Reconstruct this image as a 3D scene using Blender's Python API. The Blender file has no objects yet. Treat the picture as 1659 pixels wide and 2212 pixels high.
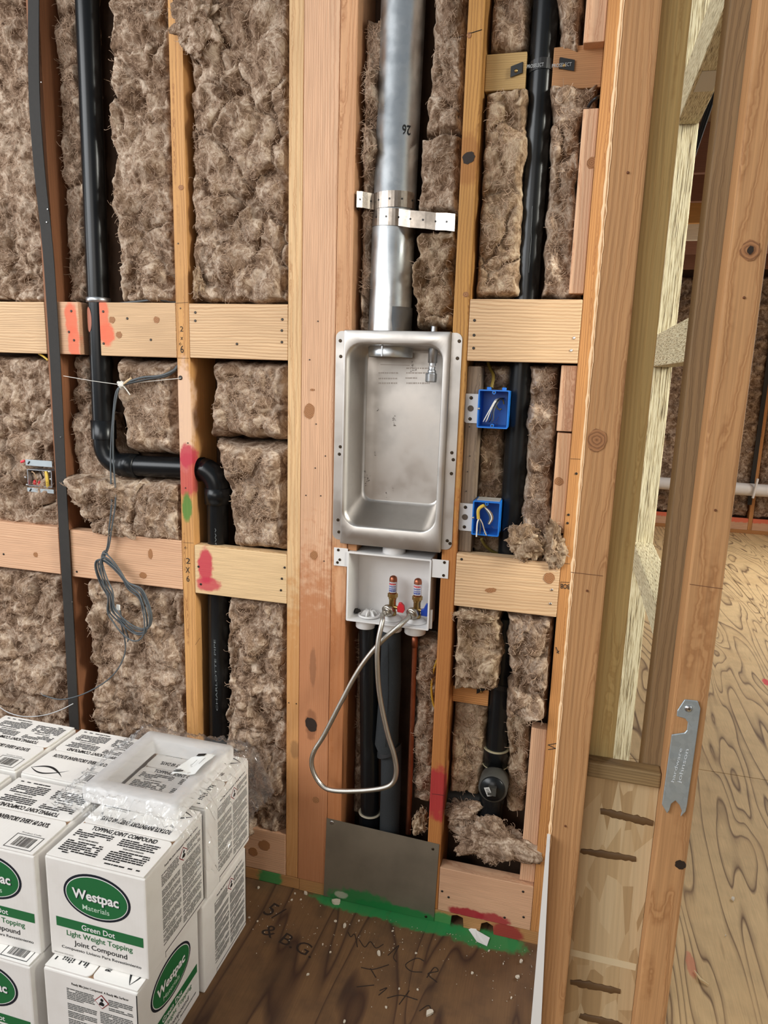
import bpy, bmesh, math, random
import numpy as np
from mathutils import Vector, Matrix

S = bpy.context.scene
COL = S.collection

# ------------------------------------------------------------------ camera
IMG_W, IMG_H, FPX = 1659, 2212, 1509.95
YAW, PITCH, ROLL = 0.25703, 0.19749, 0.03170
CAM = np.array([0.0, -1.68824, 1.50488])
_f = np.array([-math.sin(YAW) * math.cos(PITCH), math.cos(YAW) * math.cos(PITCH), -math.sin(PITCH)])
_r0 = np.array([math.cos(YAW), math.sin(YAW), 0.0])
_u0 = np.cross(_r0, _f)
_r = math.cos(ROLL) * _r0 + math.sin(ROLL) * _u0
_u = -math.sin(ROLL) * _r0 + math.cos(ROLL) * _u0
cam_d = bpy.data.cameras.new('camera')
cam_d.sensor_fit = 'HORIZONTAL'
cam_d.sensor_width = 36.0
cam_d.lens = 36.0 * FPX / IMG_W
cam_d.clip_start = 0.05
cam = bpy.data.objects.new('camera', cam_d)
COL.objects.link(cam)
cam.matrix_world = Matrix([[_r[0], _u[0], -_f[0], CAM[0]], [_r[1], _u[1], -_f[1], CAM[1]],
                           [_r[2], _u[2], -_f[2], CAM[2]], [0, 0, 0, 1]])
S.camera = cam

# ------------------------------------------------------------------ exposure, sky, daylight, front fill
S.view_settings.view_transform = 'Standard'
S.view_settings.look = 'None'
S.view_settings.gamma = 1.0
S.view_settings.use_curve_mapping = False
S.view_settings.exposure = 0.0
world = bpy.data.worlds.new('sky')
S.world = world
world.use_nodes = True
world.node_tree.nodes['Background'].inputs[0].default_value = (0.86, 0.93, 1.0, 1)
world.node_tree.nodes['Background'].inputs[1].default_value = 0.30


def area(name, loc, target, sx, sy, power, color, spread=180):
    d = bpy.data.lights.new(name, 'AREA')
    d.shape = 'RECTANGLE'
    d.size, d.size_y, d.energy, d.color = sx, sy, power, color
    d.spread = math.radians(spread)
    o = bpy.data.objects.new(name, d)
    COL.objects.link(o)
    o.location = loc
    o.rotation_euler = (Vector(target) - Vector(loc)).to_track_quat('-Z', 'Y').to_euler()
    return o


area('window_daylight', (-2.9, -2.6, 2.75), (-0.7, 0.0, 1.35), 2.4, 1.8, 116, (0.96, 0.98, 1.0))
area('front_fill', (-0.9, -4.6, 2.3), (-0.4, 0.0, 1.9), 2.2, 1.6, 38, (1.0, 0.97, 0.92))  # soft fill lamp added behind the camera to brighten the wall fronts
area('left_window_daylight', (-4.3, -0.9, 1.75), (-0.8, 0.0, 1.5), 0.9, 1.5, 20, (0.95, 0.98, 1.0))
area('side_window_sunlight', (1.85, -0.75, 2.35), (0.16, -0.22, 1.55), 0.35, 1.5, 7.5, (1.0, 0.98, 0.88), 40)
area('far_room_window', (3.3, 4.0, 2.3), (0.75, 0.8, 0.0), 2.4, 1.6, 190, (1.0, 0.98, 0.94))

# ------------------------------------------------------------------ helpers
random.seed(7)
V = Vector


def c8(r, g, b):
    def f(x):
        x /= 255.0
        return x / 12.92 if x <= 0.04045 else ((x + 0.055) / 1.055) ** 2.4
    return (f(r), f(g), f(b), 1.0)


def ray(px, py):
    return _r * (px - IMG_W / 2) / FPX - _u * (py - IMG_H / 2) / FPX + _f


def at(px, py, Y=0.0):
    """the point of the plane y = Y that the photograph shows at this pixel"""
    d = ray(px, py)
    return V(CAM + d * (Y - CAM[1]) / d[1])


def atz(px, py, Z):
    d = ray(px, py)
    return V(CAM + d * (Z - CAM[2]) / d[2])


def atx(px, py, X):
    d = ray(px, py)
    return V(CAM + d * (X - CAM[0]) / d[0])


class MB:
    """collects shapes for one mesh"""

    def __init__(s):
        s.v, s.f, s.m, s.sm = [], [], [], []

    def add(s, verts, faces, m=0, smooth=False):
        b = len(s.v)
        s.v += [tuple(p) for p in verts]
        s.f += [tuple(b + i for i in f) for f in faces]
        s.m += [m] * len(faces)
        s.sm += [smooth] * len(faces)
        return s

    def box(s, lo, hi, m=0):
        x0, y0, z0 = lo
        x1, y1, z1 = hi
        v = [(x0, y0, z0), (x1, y0, z0), (x1, y1, z0), (x0, y1, z0), (x0, y0, z1), (x1, y0, z1), (x1, y1, z1), (x0, y1, z1)]
        return s.add(v, [(0, 3, 2, 1), (4, 5, 6, 7), (0, 1, 5, 4), (1, 2, 6, 5), (2, 3, 7, 6), (3, 0, 4, 7)], m)

    def quad(s, a, b, c, d, m=0):
        return s.add([a, b, c, d], [(0, 1, 2, 3)], m)

    def poly(s, pts, o, u, v, m=0):
        o, u, v = V(o), V(u), V(v)
        return s.add([o + u * a + v * b for a, b in pts], [tuple(range(len(pts)))], m)

    def prism(s, pts, o, u, v, n, t, m=0, smooth=False):
        o, u, v, n = V(o), V(u), V(v), V(n)
        k = len(pts)
        A = [o + u * a + v * b for a, b in pts]
        B = [p + n * t for p in A]
        s.add(A + B, [tuple(range(k - 1, -1, -1)), tuple(range(k, 2 * k))], m)
        return s.add(A + B, [(i, (i + 1) % k, k + (i + 1) % k, k + i) for i in range(k)], m, smooth)

    def loft(s, rings, m=0, cap0=False, cap1=False, smooth=True, closed=True):
        k = len(rings[0])
        vv = [p for r in rings for p in r]
        ff = []
        for j in range(len(rings) - 1):
            for i in range(k if closed else k - 1):
                i2 = (i + 1) % k
                ff.append((j * k + i, j * k + i2, (j + 1) * k + i2, (j + 1) * k + i))
        s.add(vv, ff, m, smooth)
        if cap0:
            s.add(rings[0], [tuple(range(k - 1, -1, -1))], m)
        if cap1:
            s.add(rings[-1], [tuple(range(k))], m)
        return s

    def tube(s, pts, r, seg=12, m=0, caps=True):
        pts = [V(p) for p in pts]
        n = len(pts)
        rr = r if hasattr(r, '__len__') else [r] * n
        t = (pts[1] - pts[0]).normalized()
        a = t.orthogonal().normalized()
        rings = []
        for i in range(n):
            t2 = (pts[min(i + 1, n - 1)] - pts[max(i - 1, 0)])
            if t2.length < 1e-9:
                t2 = t.copy()
            t2.normalize()
            a = (t.rotation_difference(t2) @ a)
            a = (a - t2 * a.dot(t2)).normalized()
            t = t2
            b = t.cross(a)
            rings.append([pts[i] + (a * math.cos(q) + b * math.sin(q)) * rr[i] for q in [2 * math.pi * k / seg for k in range(seg)]])
        return s.loft(rings, m, caps, caps)

    def lathe(s, prof, o, axis=(0, 0, 1), seg=20, m=0, caps=True):
        """prof: list of (radius, height along the axis)"""
        ax = V(axis).normalized()
        a = ax.orthogonal().normalized()
        b = ax.cross(a)
        o = V(o)
        rings = [[o + ax * h + (a * math.cos(q) + b * math.sin(q)) * r for q in [2 * math.pi * k / seg for k in range(seg)]] for r, h in prof]
        return s.loft(rings, m, caps, caps, smooth=seg > 8)

    def strip(s, pts, w, n, m=0, smooth=True):
        """a flat band: centre points, half-width vectors"""
        A = [V(p) + V(k) for p, k in zip(pts, w)]
        B = [V(p) - V(k) for p, k in zip(pts, w)]
        t = V(n)
        A2, B2 = [p + t for p in A], [p + t for p in B]
        rings = [[a, b, b2, a2] for a, b, b2, a2 in zip(A, B, B2, A2)]
        return s.loft(rings, m, True, True, smooth=False)

    def text(s, txt, o, u, v, h, width=None, bold=0.0, m=0, align='L'):
        vs, fs, w, cap = text_geo(txt, bold)
        k = h / cap
        kx = k if width is None else width / w
        x0 = 0 if align == 'L' else (-w * kx / 2 if align == 'C' else -w * kx)
        o, u, v = V(o), V(u), V(v)
        return s.add([o + u * (a * kx + x0) + v * (b * k) for a, b in vs], fs, m)

    def mesh(s, name, mats, off=V((0, 0, 0)), bevel=0, seg=2, recalc=True):
        me = bpy.data.meshes.new(name)
        me.from_pydata([(p[0] - off[0], p[1] - off[1], p[2] - off[2]) for p in s.v], [], s.f)
        for x in (mats if isinstance(mats, (list, tuple)) else [mats]):
            me.materials.append(x)
        me.polygons.foreach_set('material_index', s.m)
        me.polygons.foreach_set('use_smooth', s.sm)
        if bevel or recalc:
            bm = bmesh.new()
            bm.from_mesh(me)
            if bevel:
                bmesh.ops.remove_doubles(bm, verts=bm.verts, dist=1e-6)
            bmesh.ops.recalc_face_normals(bm, faces=bm.faces)
            if bevel:
                ed = [e for e in bm.edges if len(e.link_faces) == 2 and e.calc_face_angle(0) > 0.6]
                bmesh.ops.bevel(bm, geom=ed, offset=bevel, segments=seg, affect='EDGES', profile=0.6)
            bm.to_mesh(me)
            bm.free()
        me.update()
        return me


_tc = {}


def text_geo(txt, bold=0.0):
    key = (txt, bold)
    if key not in _tc:
        cu = bpy.data.curves.new('lettering', 'FONT')
        cu.body = txt
        cu.offset = bold
        cu.resolution_u = 3
        ob = bpy.data.objects.new('lettering', cu)
        COL.objects.link(ob)
        me = ob.to_mesh()
        vs = [(q.co.x, q.co.y) for q in me.vertices]
        fs = [tuple(q.vertices) for q in me.polygons]
        ob.to_mesh_clear()
        bpy.data.objects.remove(ob)
        bpy.data.curves.remove(cu)
        x0 = min(a for a, b in vs)
        vs = [(a - x0, b) for a, b in vs]
        _tc[key] = (vs, fs, max(a for a, b in vs), 0.73)
    return _tc[key]


def wloc(o):
    p = V((0, 0, 0))
    while o is not None:
        p = p + o.location
        o = o.parent
    return p


def tag(o, label=None, cat=None, group=None, kind=None):
    if label:
        o['label'] = label
    if cat:
        o['category'] = cat
    if group:
        o['group'] = group
    if kind:
        o['kind'] = kind
    return o


def thing(name, label, cat, loc=(0, 0, 0), group=None):
    o = bpy.data.objects.new(name, None)
    o.empty_display_size = 0.05
    COL.objects.link(o)
    o.location = loc
    return tag(o, label, cat, group)


def build(name, mb, mats, parent=None, bevel=0, seg=2, label=None, cat=None, group=None, kind=None, local=False, recalc=True):
    """one mesh object; vertices are given in world space (local=True: in the parent's space)"""
    if parent is not None:
        off = V((0, 0, 0)) if local else wloc(parent)
        loc = V((0, 0, 0))
    else:
        a = np.array(mb.v)
        lo, hi = a.min(0), a.max(0)
        off = V(((lo[0] + hi[0]) / 2, (lo[1] + hi[1]) / 2, lo[2]))
        loc = off
    me = mb.mesh(name, mats, off, bevel, seg, recalc)
    o = bpy.data.objects.new(name, me)
    COL.objects.link(o)
    o.location = loc
    if parent is not None:
        o.parent = parent
    return tag(o, label, cat, group, kind)


def spline(pts, n=8):
    """Catmull-Rom through the points"""
    P = [np.array(p, float) for p in pts]
    P = [2 * P[0] - P[1]] + P + [2 * P[-1] - P[-2]]
    out = []
    for i in range(1, len(P) - 2):
        for k in range(n):
            t = k / n
            out.append(0.5 * ((2 * P[i]) + (-P[i - 1] + P[i + 1]) * t + (2 * P[i - 1] - 5 * P[i] + 4 * P[i + 1] - P[i + 2]) * t * t
                              + (-P[i - 1] + 3 * P[i] - 3 * P[i + 1] + P[i + 2]) * t ** 3))
    out.append(P[-2])
    return [V(p) for p in out]


# ------------------------------------------------------------------ materials
class NT:
    def __init__(s, name):
        s.mat = bpy.data.materials.new(name)
        s.mat.use_nodes = True
        s.t = s.mat.node_tree
        s.b = s.t.nodes['Principled BSDF']

    def n(s, typ, **kw):
        x = s.t.nodes.new('ShaderNode' + typ)
        ins = kw.pop('ins', {})
        for k, v in kw.items():
            setattr(x, k, v)
        for k, v in ins.items():
            s.put(x, k, v)
        return x

    def put(s, node, key, val):
        sock = node.inputs[key]
        if isinstance(val, bpy.types.NodeSocket):
            s.t.links.new(val, sock)
        else:
            sock.default_value = val

    def math(s, op, a, b=0.0, c=0.0, clamp=False):
        x = s.n('Math', operation=op, use_clamp=clamp)
        s.put(x, 0, a)
        s.put(x, 1, b)
        if op in ('MULTIPLY_ADD', 'SMOOTH_MIN'):
            s.put(x, 2, c)
        return x.outputs[0]

    def vmath(s, op, a, b=(0, 0, 0), scale=None):
        x = s.n('VectorMath', operation=op)
        s.put(x, 0, a)
        if op == 'SCALE':
            s.put(x, 3, scale)
            return x.outputs[0]
        if op in ('LENGTH', 'DOT_PRODUCT', 'DISTANCE'):
            if op != 'LENGTH':
                s.put(x, 1, b)
            return x.outputs['Value']
        s.put(x, 1, b)
        return x.outputs[0]

    def noise(s, vec, scale, detail=3, rough=0.55, dist=0.0, color=False):
        x = s.n('TexNoise', ins={'Vector': vec, 'Scale': scale, 'Detail': detail, 'Roughness': rough, 'Distortion': dist})
        return x.outputs['Color' if color else 'Fac']

    def ramp(s, fac, stops):
        x = s.n('ValToRGB')
        s.put(x, 0, fac)
        e = x.color_ramp.elements
        while len(e) < len(stops):
            e.new(0.5)
        for k, (p, c) in zip(e, stops):
            k.position = p
            k.color = c if len(c) == 4 else (c[0], c[1], c[2], 1)
        return x.outputs[0]

    def mix(s, fac, a, b, mode='MIX'):
        x = s.n('Mix', data_type='RGBA', blend_type=mode)
        s.put(x, 0, fac)
        s.put(x, 6, a)
        s.put(x, 7, b)
        return x.outputs[2]

    def maprange(s, v, a, b, c=0.0, d=1.0, smooth=True):
        x = s.n('MapRange', interpolation_type='SMOOTHSTEP' if smooth else 'LINEAR')
        for k, q in zip((0, 1, 2, 3, 4), (v, a, b, c, d)):
            s.put(x, k, q)
        return x.outputs[0]

    def out(s, color, rough=0.7, bump=None, strength=0.2, dist=0.002, **kw):
        s.put(s.b, 'Base Color', color)
        s.put(s.b, 'Roughness', rough)
        for k, v in kw.items():
            s.put(s.b, k.replace('_', ' '), v)
        if bump is not None:
            bp = s.n('Bump', ins={'Strength': strength, 'Distance': dist, 'Height': bump})
            s.put(s.b, 'Normal', bp.outputs[0])
        return s.mat


def g1(v):
    return (v, v, v, 1)


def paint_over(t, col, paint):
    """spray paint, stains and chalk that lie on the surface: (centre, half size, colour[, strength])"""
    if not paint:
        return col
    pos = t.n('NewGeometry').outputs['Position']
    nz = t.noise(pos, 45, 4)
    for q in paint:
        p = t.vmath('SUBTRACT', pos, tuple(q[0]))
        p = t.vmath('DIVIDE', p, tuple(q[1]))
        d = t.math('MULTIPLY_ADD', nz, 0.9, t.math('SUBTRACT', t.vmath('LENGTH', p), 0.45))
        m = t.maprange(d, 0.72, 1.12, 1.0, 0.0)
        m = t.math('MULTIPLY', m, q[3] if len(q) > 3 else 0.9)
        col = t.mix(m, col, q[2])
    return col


_wc = {}


def wood(name, c1, c2, axis='z', ring=75, rough=0.72, warp=0.03, paint=(), blotch=None, contrast=1.0, seedk=1.0):
    """sawn lumber: growth rings about a pith outside the board, fibres and blotches along the grain"""
    key = (name, axis)
    if key in _wc:
        return _wc[key]
    t = NT(name + '_' + axis)
    tc = t.n('TexCoord').outputs['Object']
    sp = t.n('SeparateXYZ', ins={0: tc})
    order = {'z': (0, 1, 2), 'x': (1, 2, 0), 'y': (2, 0, 1)}[axis]
    rnd = t.n('ObjectInfo').outputs['Random']
    r2 = t.math('FRACT', t.math('MULTIPLY', rnd, 7.31 * seedk))
    r3 = t.math('FRACT', t.math('MULTIPLY', rnd, 23.7))
    a = t.math('ADD', sp.outputs[order[0]], t.math('MULTIPLY_ADD', r2, 0.08, -0.05))
    b = t.math('ADD', sp.outputs[order[1]], t.math('MULTIPLY_ADD', r3, 0.10, 0.035))
    c = t.math('ADD', sp.outputs[order[2]], t.math('MULTIPLY', rnd, 9.0))
    p = t.n('CombineXYZ', ins={0: a, 1: b, 2: c}).outputs[0]
    lo = t.n('Mapping', ins={'Vector': p, 'Scale': (1, 1, 0.12)}).outputs[0]
    wv = t.vmath('SCALE', t.vmath('SUBTRACT', t.noise(lo, 9, 3, color=True), (0.5, 0.5, 0.5)), scale=warp)
    q = t.vmath('ADD', p, wv)
    w = t.n('TexWave', wave_type='RINGS', rings_direction='Z', ins={'Vector': q, 'Scale': ring, 'Distortion': 1.2, 'Detail': 2.0, 'Detail Scale': 1.0})
    fib = t.noise(t.n('Mapping', ins={'Vector': p, 'Scale': (1, 1, 0.02)}).outputs[0], 420, 2)
    blo = t.noise(t.n('Mapping', ins={'Vector': p, 'Scale': (1, 1, 0.25)}).outputs[0], 7, 3)
    mid = tuple(c1[i] * 0.6 + c2[i] * 0.4 for i in range(3)) + (1,)
    g = t.ramp(w.outputs['Fac'], [(0.0, c1), (0.45, c1), (0.78, mid), (0.95, c2), (1.0, c1)])
    g = t.mix(contrast * 0.75, c1, g)
    g = t.mix(0.5, g, t.ramp(fib, [(0.3, g1(0.55)), (0.65, g1(1.0))]), 'MULTIPLY')
    g = t.mix(t.maprange(blo, 0.45, 0.75, 0, 0.55), g, blotch or tuple(x * 0.72 for x in mid[:3]) + (1,))
    g = paint_over(t, g, paint)
    h = t.math('ADD', t.math('MULTIPLY', w.outputs['Fac'], 0.4), fib)
    _wc[key] = t.out(g, rough, h, 0.25, 0.0008)
    return _wc[key]


def plain(name, col, rough=0.5, metal=0.0, bump_scale=None, strength=0.15, var=0.0, **kw):
    t = NT(name)
    if var or bump_scale:
        pos = t.n('TexCoord').outputs['Object']
        nz = t.noise(pos, bump_scale or 20, 4)
        c = t.mix(t.maprange(nz, 0.35, 0.7, 0, var), col, tuple(x * 0.45 for x in col[:3]) + (1,)) if var else col
        return t.out(c, rough, nz if bump_scale else None, strength, 0.001, Metallic=metal, **kw)
    return t.out(col, rough, Metallic=metal, **kw)


def insul_mat(name, dark, mid, light):
    t = NT(name)
    p = t.n('TexCoord').outputs['Object']
    w = t.vmath('SCALE', t.vmath('SUBTRACT', t.noise(p, 16, 3, color=True), (0.5, 0.5, 0.5)), scale=0.11)
    q = t.vmath('ADD', p, w)
    fine = t.noise(t.n('Mapping', ins={'Vector': q, 'Scale': (1, 1, 0.35)}).outputs[0], 170, 4, 0.65)
    clump = t.noise(q, 24, 3, 0.5, 0.8)
    big = t.noise(p, 6, 3)
    f = t.math('MULTIPLY_ADD', fine, 0.42, t.math('MULTIPLY', clump, 0.6))
    col = t.ramp(f, [(0.36, dark), (0.5, mid), (0.64, light)])
    puff = t.noise(t.vmath('ADD', p, (3.1, 1.7, 0.4)), 19, 2, 0.5, 1.2)
    col = t.mix(t.maprange(puff, 0.56, 0.74, 0, 0.6), col, light)
    col = t.mix(t.maprange(big, 0.5, 0.3, 0, 0.4), col, dark)
    return t.out(col, 1.0, f, 0.5, 0.006, Specular_IOR_Level=0.05)


def plain_c(name, col):
    if name not in bpy.data.materials:
        plain(name, col, 0.6)
    return bpy.data.materials[name]


INS = insul_mat('brown_fibreglass', c8(84, 64, 50), c8(142, 118, 98), c8(202, 183, 163))
INS2 = insul_mat('tan_fibreglass', c8(88, 68, 50), c8(146, 121, 97), c8(198, 178, 152))
FIB = plain('loose_fibre', c8(176, 148, 124), 0.9)

ABS = plain('black_abs_plastic', c8(18, 20, 22), 0.27, Specular_IOR_Level=0.32)
STEEL = None


def galv(name, base, rough=0.32, scale=14, metal=1.0, spangle=0.12):
    t = NT(name)
    p = t.n('TexCoord').outputs['Object']
    vz = t.n('TexVoronoi', ins={'Vector': p, 'Scale': scale * 6}).outputs['Color']
    k = t.noise(p, scale, 4)
    c = t.mix(t.maprange(k, 0.35, 0.7, 0, 0.35), base, tuple(x * 0.6 for x in base[:3]) + (1,))
    bw = t.n('RGBToBW', ins={0: vz}).outputs[0]
    c = t.mix(spangle, c, t.ramp(bw, [(0.2, g1(0.25)), (0.8, g1(0.8))]), 'OVERLAY')
    r = t.maprange(k, 0.3, 0.7, rough * 0.8, rough * 1.4)
    return t.out(c, r, k, 0.05, 0.001, Metallic=metal)


GALV = galv('galvanized_duct', c8(214, 218, 220), 0.34)
GALV_DULL = galv('dull_galvanized', c8(196, 200, 204), 0.38)
STEEL = galv('brushed_aluminized_steel', c8(204, 199, 193), 0.42, 8, spangle=0.0)
PLATE = galv('dark_grey_plate', c8(120, 114, 104), 0.5, 5)
SCREW = plain('dark_screw', c8(70, 58, 44), 0.4, 0.8)
NAIL = plain('dull_nail_head', c8(62, 58, 54), 0.45, 0.7)
NAILB = plain('bright_nail_head', c8(205, 205, 205), 0.3, 1.0)
WHITEP = plain('white_pvc', c8(226, 224, 222), 0.45, bump_scale=30, strength=0.03, var=0.05)
BLUE = plain('blue_box_plastic', c8(22, 112, 205), 0.38, bump_scale=40, strength=0.03)
BLACKM = plain('marker_ink', c8(28, 27, 27), 0.8)
BLACKR = plain('black_band', c8(46, 43, 40), 0.8, bump_scale=90, strength=0.2, var=0.2)
BRASS = plain('brass', c8(176, 146, 92), 0.33, 1.0, bump_scale=50, strength=0.1)
COPPER = plain('copper_tube', c8(170, 104, 78), 0.42, 1.0, var=0.3, bump_scale=30)
BRAID = None
REDP = plain('red_plastic', c8(205, 38, 48), 0.4)
BLUEP = plain('blue_plastic', c8(18, 58, 150), 0.4)
GREYC = plain('grey_cable', c8(78, 84, 88), 0.5)
WIREW = plain('white_wire', c8(225, 222, 214), 0.45)
WIREK = plain('black_wire', c8(24, 24, 26), 0.4)
YEL = plain('yellow_sheath', c8(214, 180, 70), 0.5)
STRING = plain('white_string', c8(220, 216, 208), 0.8)
FOAM = plain('black_foam_sleeve', c8(44, 47, 49), 0.95, bump_scale=260, strength=0.7, var=0.3)
PAPER = plain('white_paper', c8(236, 238, 236), 0.7)
EPS = plain('white_eps_foam', c8(240, 238, 236), 0.85, bump_scale=220, strength=0.15)
DRYW = plain('white_drywall', c8(232, 230, 226), 0.9, bump_scale=60, strength=0.1)
CARD = None


def card_mat():
    t = NT('white_cardboard')
    p = t.n('TexCoord').outputs['Object']
    flute = t.n('TexWave', wave_type='BANDS', bands_direction='X', ins={'Vector': p, 'Scale': 40.0, 'Distortion': 0.4, 'Detail': 1.0})
    nz = t.noise(p, 18, 4)
    c = t.mix(t.maprange(nz, 0.4, 0.75, 0, 0.16), c8(238, 235, 230), c8(206, 198, 188))
    return t.out(c, 0.62, flute.outputs['Fac'], 0.12, 0.0006)


CARD = card_mat()
KRAFT = plain('kraft_cardboard', c8(150, 118, 88), 0.9)
INKK = plain('black_print', c8(22, 24, 26), 0.6)
INKN = plain('navy_print', c8(17, 26, 40), 0.55)
INKG = plain('green_print', c8(28, 108, 58), 0.55)
INKGR = plain('grey_fine_print', c8(96, 96, 94), 0.7)
INKR = plain('red_print', c8(150, 40, 42), 0.6)
INKW = plain('white_print', c8(240, 240, 238), 0.6)


def braid_mat():
    t = NT('braided_stainless')
    p = t.n('TexCoord').outputs['Object']
    a = t.n('TexWave', wave_type='BANDS', bands_direction='DIAGONAL', ins={'Vector': p, 'Scale': 160.0, 'Distortion': 0.5})
    c = t.mix(a.outputs['Fac'], c8(150, 146, 138), c8(226, 224, 218))
    return t.out(c, 0.34, a.outputs['Fac'], 0.4, 0.0006, Metallic=1.0)


BRAID = braid_mat()


def ply_mat(name, base, dark, streak, paint=(), freq=16.0, dirt=0.0, sy=0.24, sc=3.4):
    """rotary-cut plywood face: contour figure stretched along y"""
    t = NT(name)
    p = t.n('NewGeometry').outputs['Position']
    m = t.n('Mapping', ins={'Vector': p, 'Scale': (1.0, sy, 1.0)}).outputs[0]
    h = t.noise(m, sc, 2.2, 0.5, 0.5)
    ph = t.math('FRACT', t.math('MULTIPLY', h, freq))
    line = t.ramp(ph, [(0.0, g1(0.0)), (0.55, g1(0.02)), (0.80, g1(0.40)), (0.90, g1(1.0)), (1.0, g1(0.0))])
    fib = t.noise(t.n('Mapping', ins={'Vector': p, 'Scale': (1, 0.04, 1)}).outputs[0], 300, 3)
    blo = t.noise(p, 2.6, 4)
    c = t.mix(t.math('MULTIPLY', line, 0.92), base, dark)
    c = t.mix(t.maprange(blo, 0.45, 0.7, 0, 0.5), c, streak)
    c = t.mix(0.35, c, t.ramp(fib, [(0.3, g1(0.5)), (0.7, g1(1.0))]), 'MULTIPLY')
    if dirt:
        c = t.mix(t.maprange(t.noise(p, 12, 5), 0.4, 0.75, 0, dirt), c, c8(60, 44, 32))
    c = paint_over(t, c, paint)
    return t.out(c, 0.78, line, 0.12, 0.001)


def osb_mat():
    t = NT('osb_strand_board')
    p = t.n('TexCoord').outputs['Object']

    def layer(rot, sc, seed):
        m = t.n('Mapping', ins={'Vector': p, 'Rotation': (0, rot, 0), 'Scale': sc, 'Location': (seed, seed, seed)}).outputs[0]
        v = t.n('TexVoronoi', ins={'Vector': m, 'Scale': 30.0, 'Randomness': 1.0})
        g = t.n('SeparateColor', ins={0: v.outputs['Color']})
        return g.outputs[0], g.outputs[1], m
    a, a2, ma = layer(0.18, (2.0, 1, 0.42), 0.0)
    b, b2, mb_ = layer(-0.32, (1.7, 1, 0.38), 3.1)
    f = t.math('GREATER_THAN', a2, 0.5)
    k = t.mix(f, a, b)
    c = t.ramp(k, [(0.0, c8(176, 146, 104)), (0.2, c8(200, 172, 130)), (0.75, c8(212, 188, 148)), (1.0, c8(190, 160, 116))])
    fb = t.noise(t.n('Mapping', ins={'Vector': ma, 'Scale': (1, 1, 0.06)}).outputs[0], 140, 3)
    c = t.mix(0.4, c, t.ramp(fb, [(0.3, g1(0.6)), (0.7, g1(1.0))]), 'MULTIPLY')
    return t.out(c, 0.75, t.math('ADD', k, fb), 0.3, 0.001)


def lsl_mat(axis):
    t = NT('laminated_strand_lumber_' + axis)
    p = t.n('TexCoord').outputs['Object']
    sc = {'z': (1, 1, 0.022), 'y': (1, 0.04, 1)}[axis]
    m = t.n('Mapping', ins={'Vector': p, 'Scale': sc}).outputs[0]
    a = t.noise(m, 1000, 3, 0.6)
    b = t.noise(m, 210, 2)
    c = t.ramp(a, [(0.34, c8(70, 54, 34)), (0.44, c8(176, 158, 118)), (0.56, c8(222, 212, 178)), (0.75, c8(204, 190, 150))])
    c = t.mix(0.35, c, t.ramp(b, [(0.35, g1(0.62)), (0.6, g1(1.0))]), 'MULTIPLY')
    return t.out(c, 0.75, a, 0.3, 0.001)


def bag_mat():
    t = NT('clear_plastic_film')
    tr = t.n('BsdfTransparent', ins={0: (1.0, 1.0, 1.0, 1)})
    gl = t.n('BsdfGlossy', ins={'Color': (1, 1, 1, 1), 'Roughness': 0.08})
    df = t.n('BsdfDiffuse', ins={'Color': (0.9, 0.92, 0.94, 1)})
    fr = t.n('Fresnel', ins={'IOR': 1.55})
    m0 = t.n('MixShader', ins={0: 0.05, 1: tr.outputs[0], 2: df.outputs[0]})
    f2 = t.math('MULTIPLY_ADD', fr.outputs[0], 0.55, 0.01, clamp=True)
    m1 = t.n('MixShader', ins={0: f2, 1: m0.outputs[0], 2: gl.outputs[0]})
    t.t.links.new(m1.outputs[0], t.t.nodes['Material Output'].inputs['Surface'])
    return t.mat


# wood kinds
TAN = (c8(210, 158, 98), c8(154, 98, 52))
PINK = (c8(226, 182, 146), c8(188, 128, 92))
PALE = (c8(226, 190, 148), c8(164, 112, 66))
YELL = (c8(204, 150, 80), c8(138, 84, 38))
ORANGE = (c8(206, 146, 86), c8(150, 90, 44))
RED = (c8(158, 104, 68), c8(104, 62, 38))
GREYW = (c8(136, 116, 96), c8(90, 74, 60))
OLIVE = (c8(186, 154, 100), c8(142, 108, 62))
BROWN = (c8(150, 118, 82), c8(108, 80, 52))
FIR = (c8(192, 138, 92), c8(150, 98, 60))


def W(pair, axis, name, **kw):
    return wood(name, pair[0], pair[1], axis, **kw)


def lumber(name, lo, hi, axis, mat, label=None, cat=None, parent=None, group=None, bevel=0.0022, kind=None):
    return build(name, MB().box(lo, hi), mat, parent, bevel, 2, label, cat, group, kind)


_nailmesh = {}


def nails(parent, pts, mat=NAIL, r=0.0034, n=(0, -1, 0), name='nail'):
    key = (mat.name, r, tuple(n))
    if key not in _nailmesh:
        mb = MB().lathe([(r, 0), (r, 0.0008), (r * 0.7, 0.0014)], (0, 0, 0), n, 10)
        _nailmesh[key] = mb.mesh(name, mat)
    base = wloc(parent)
    for p in pts:
        o = bpy.data.objects.new(name, _nailmesh[key])
        COL.objects.link(o)
        o.parent = parent
        o.location = V(p) - base


KNOT = None


def knot_mat():
    t = NT('wood_knot')
    p = t.n('TexCoord').outputs['Object']
    d = t.vmath('LENGTH', p)
    n = t.noise(p, 90, 3)
    k = t.math('FRACT', t.math('MULTIPLY_ADD', d, 260, t.math('MULTIPLY', n, 1.4)))
    c = t.ramp(k, [(0.0, c8(146, 98, 60)), (0.6, c8(176, 124, 80)), (1.0, c8(112, 72, 42))])
    return t.out(c, 0.7)


KNOT = knot_mat()
KNOTD = plain('dark_knot', c8(40, 26, 16), 0.7, bump_scale=90, strength=0.5)


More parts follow.
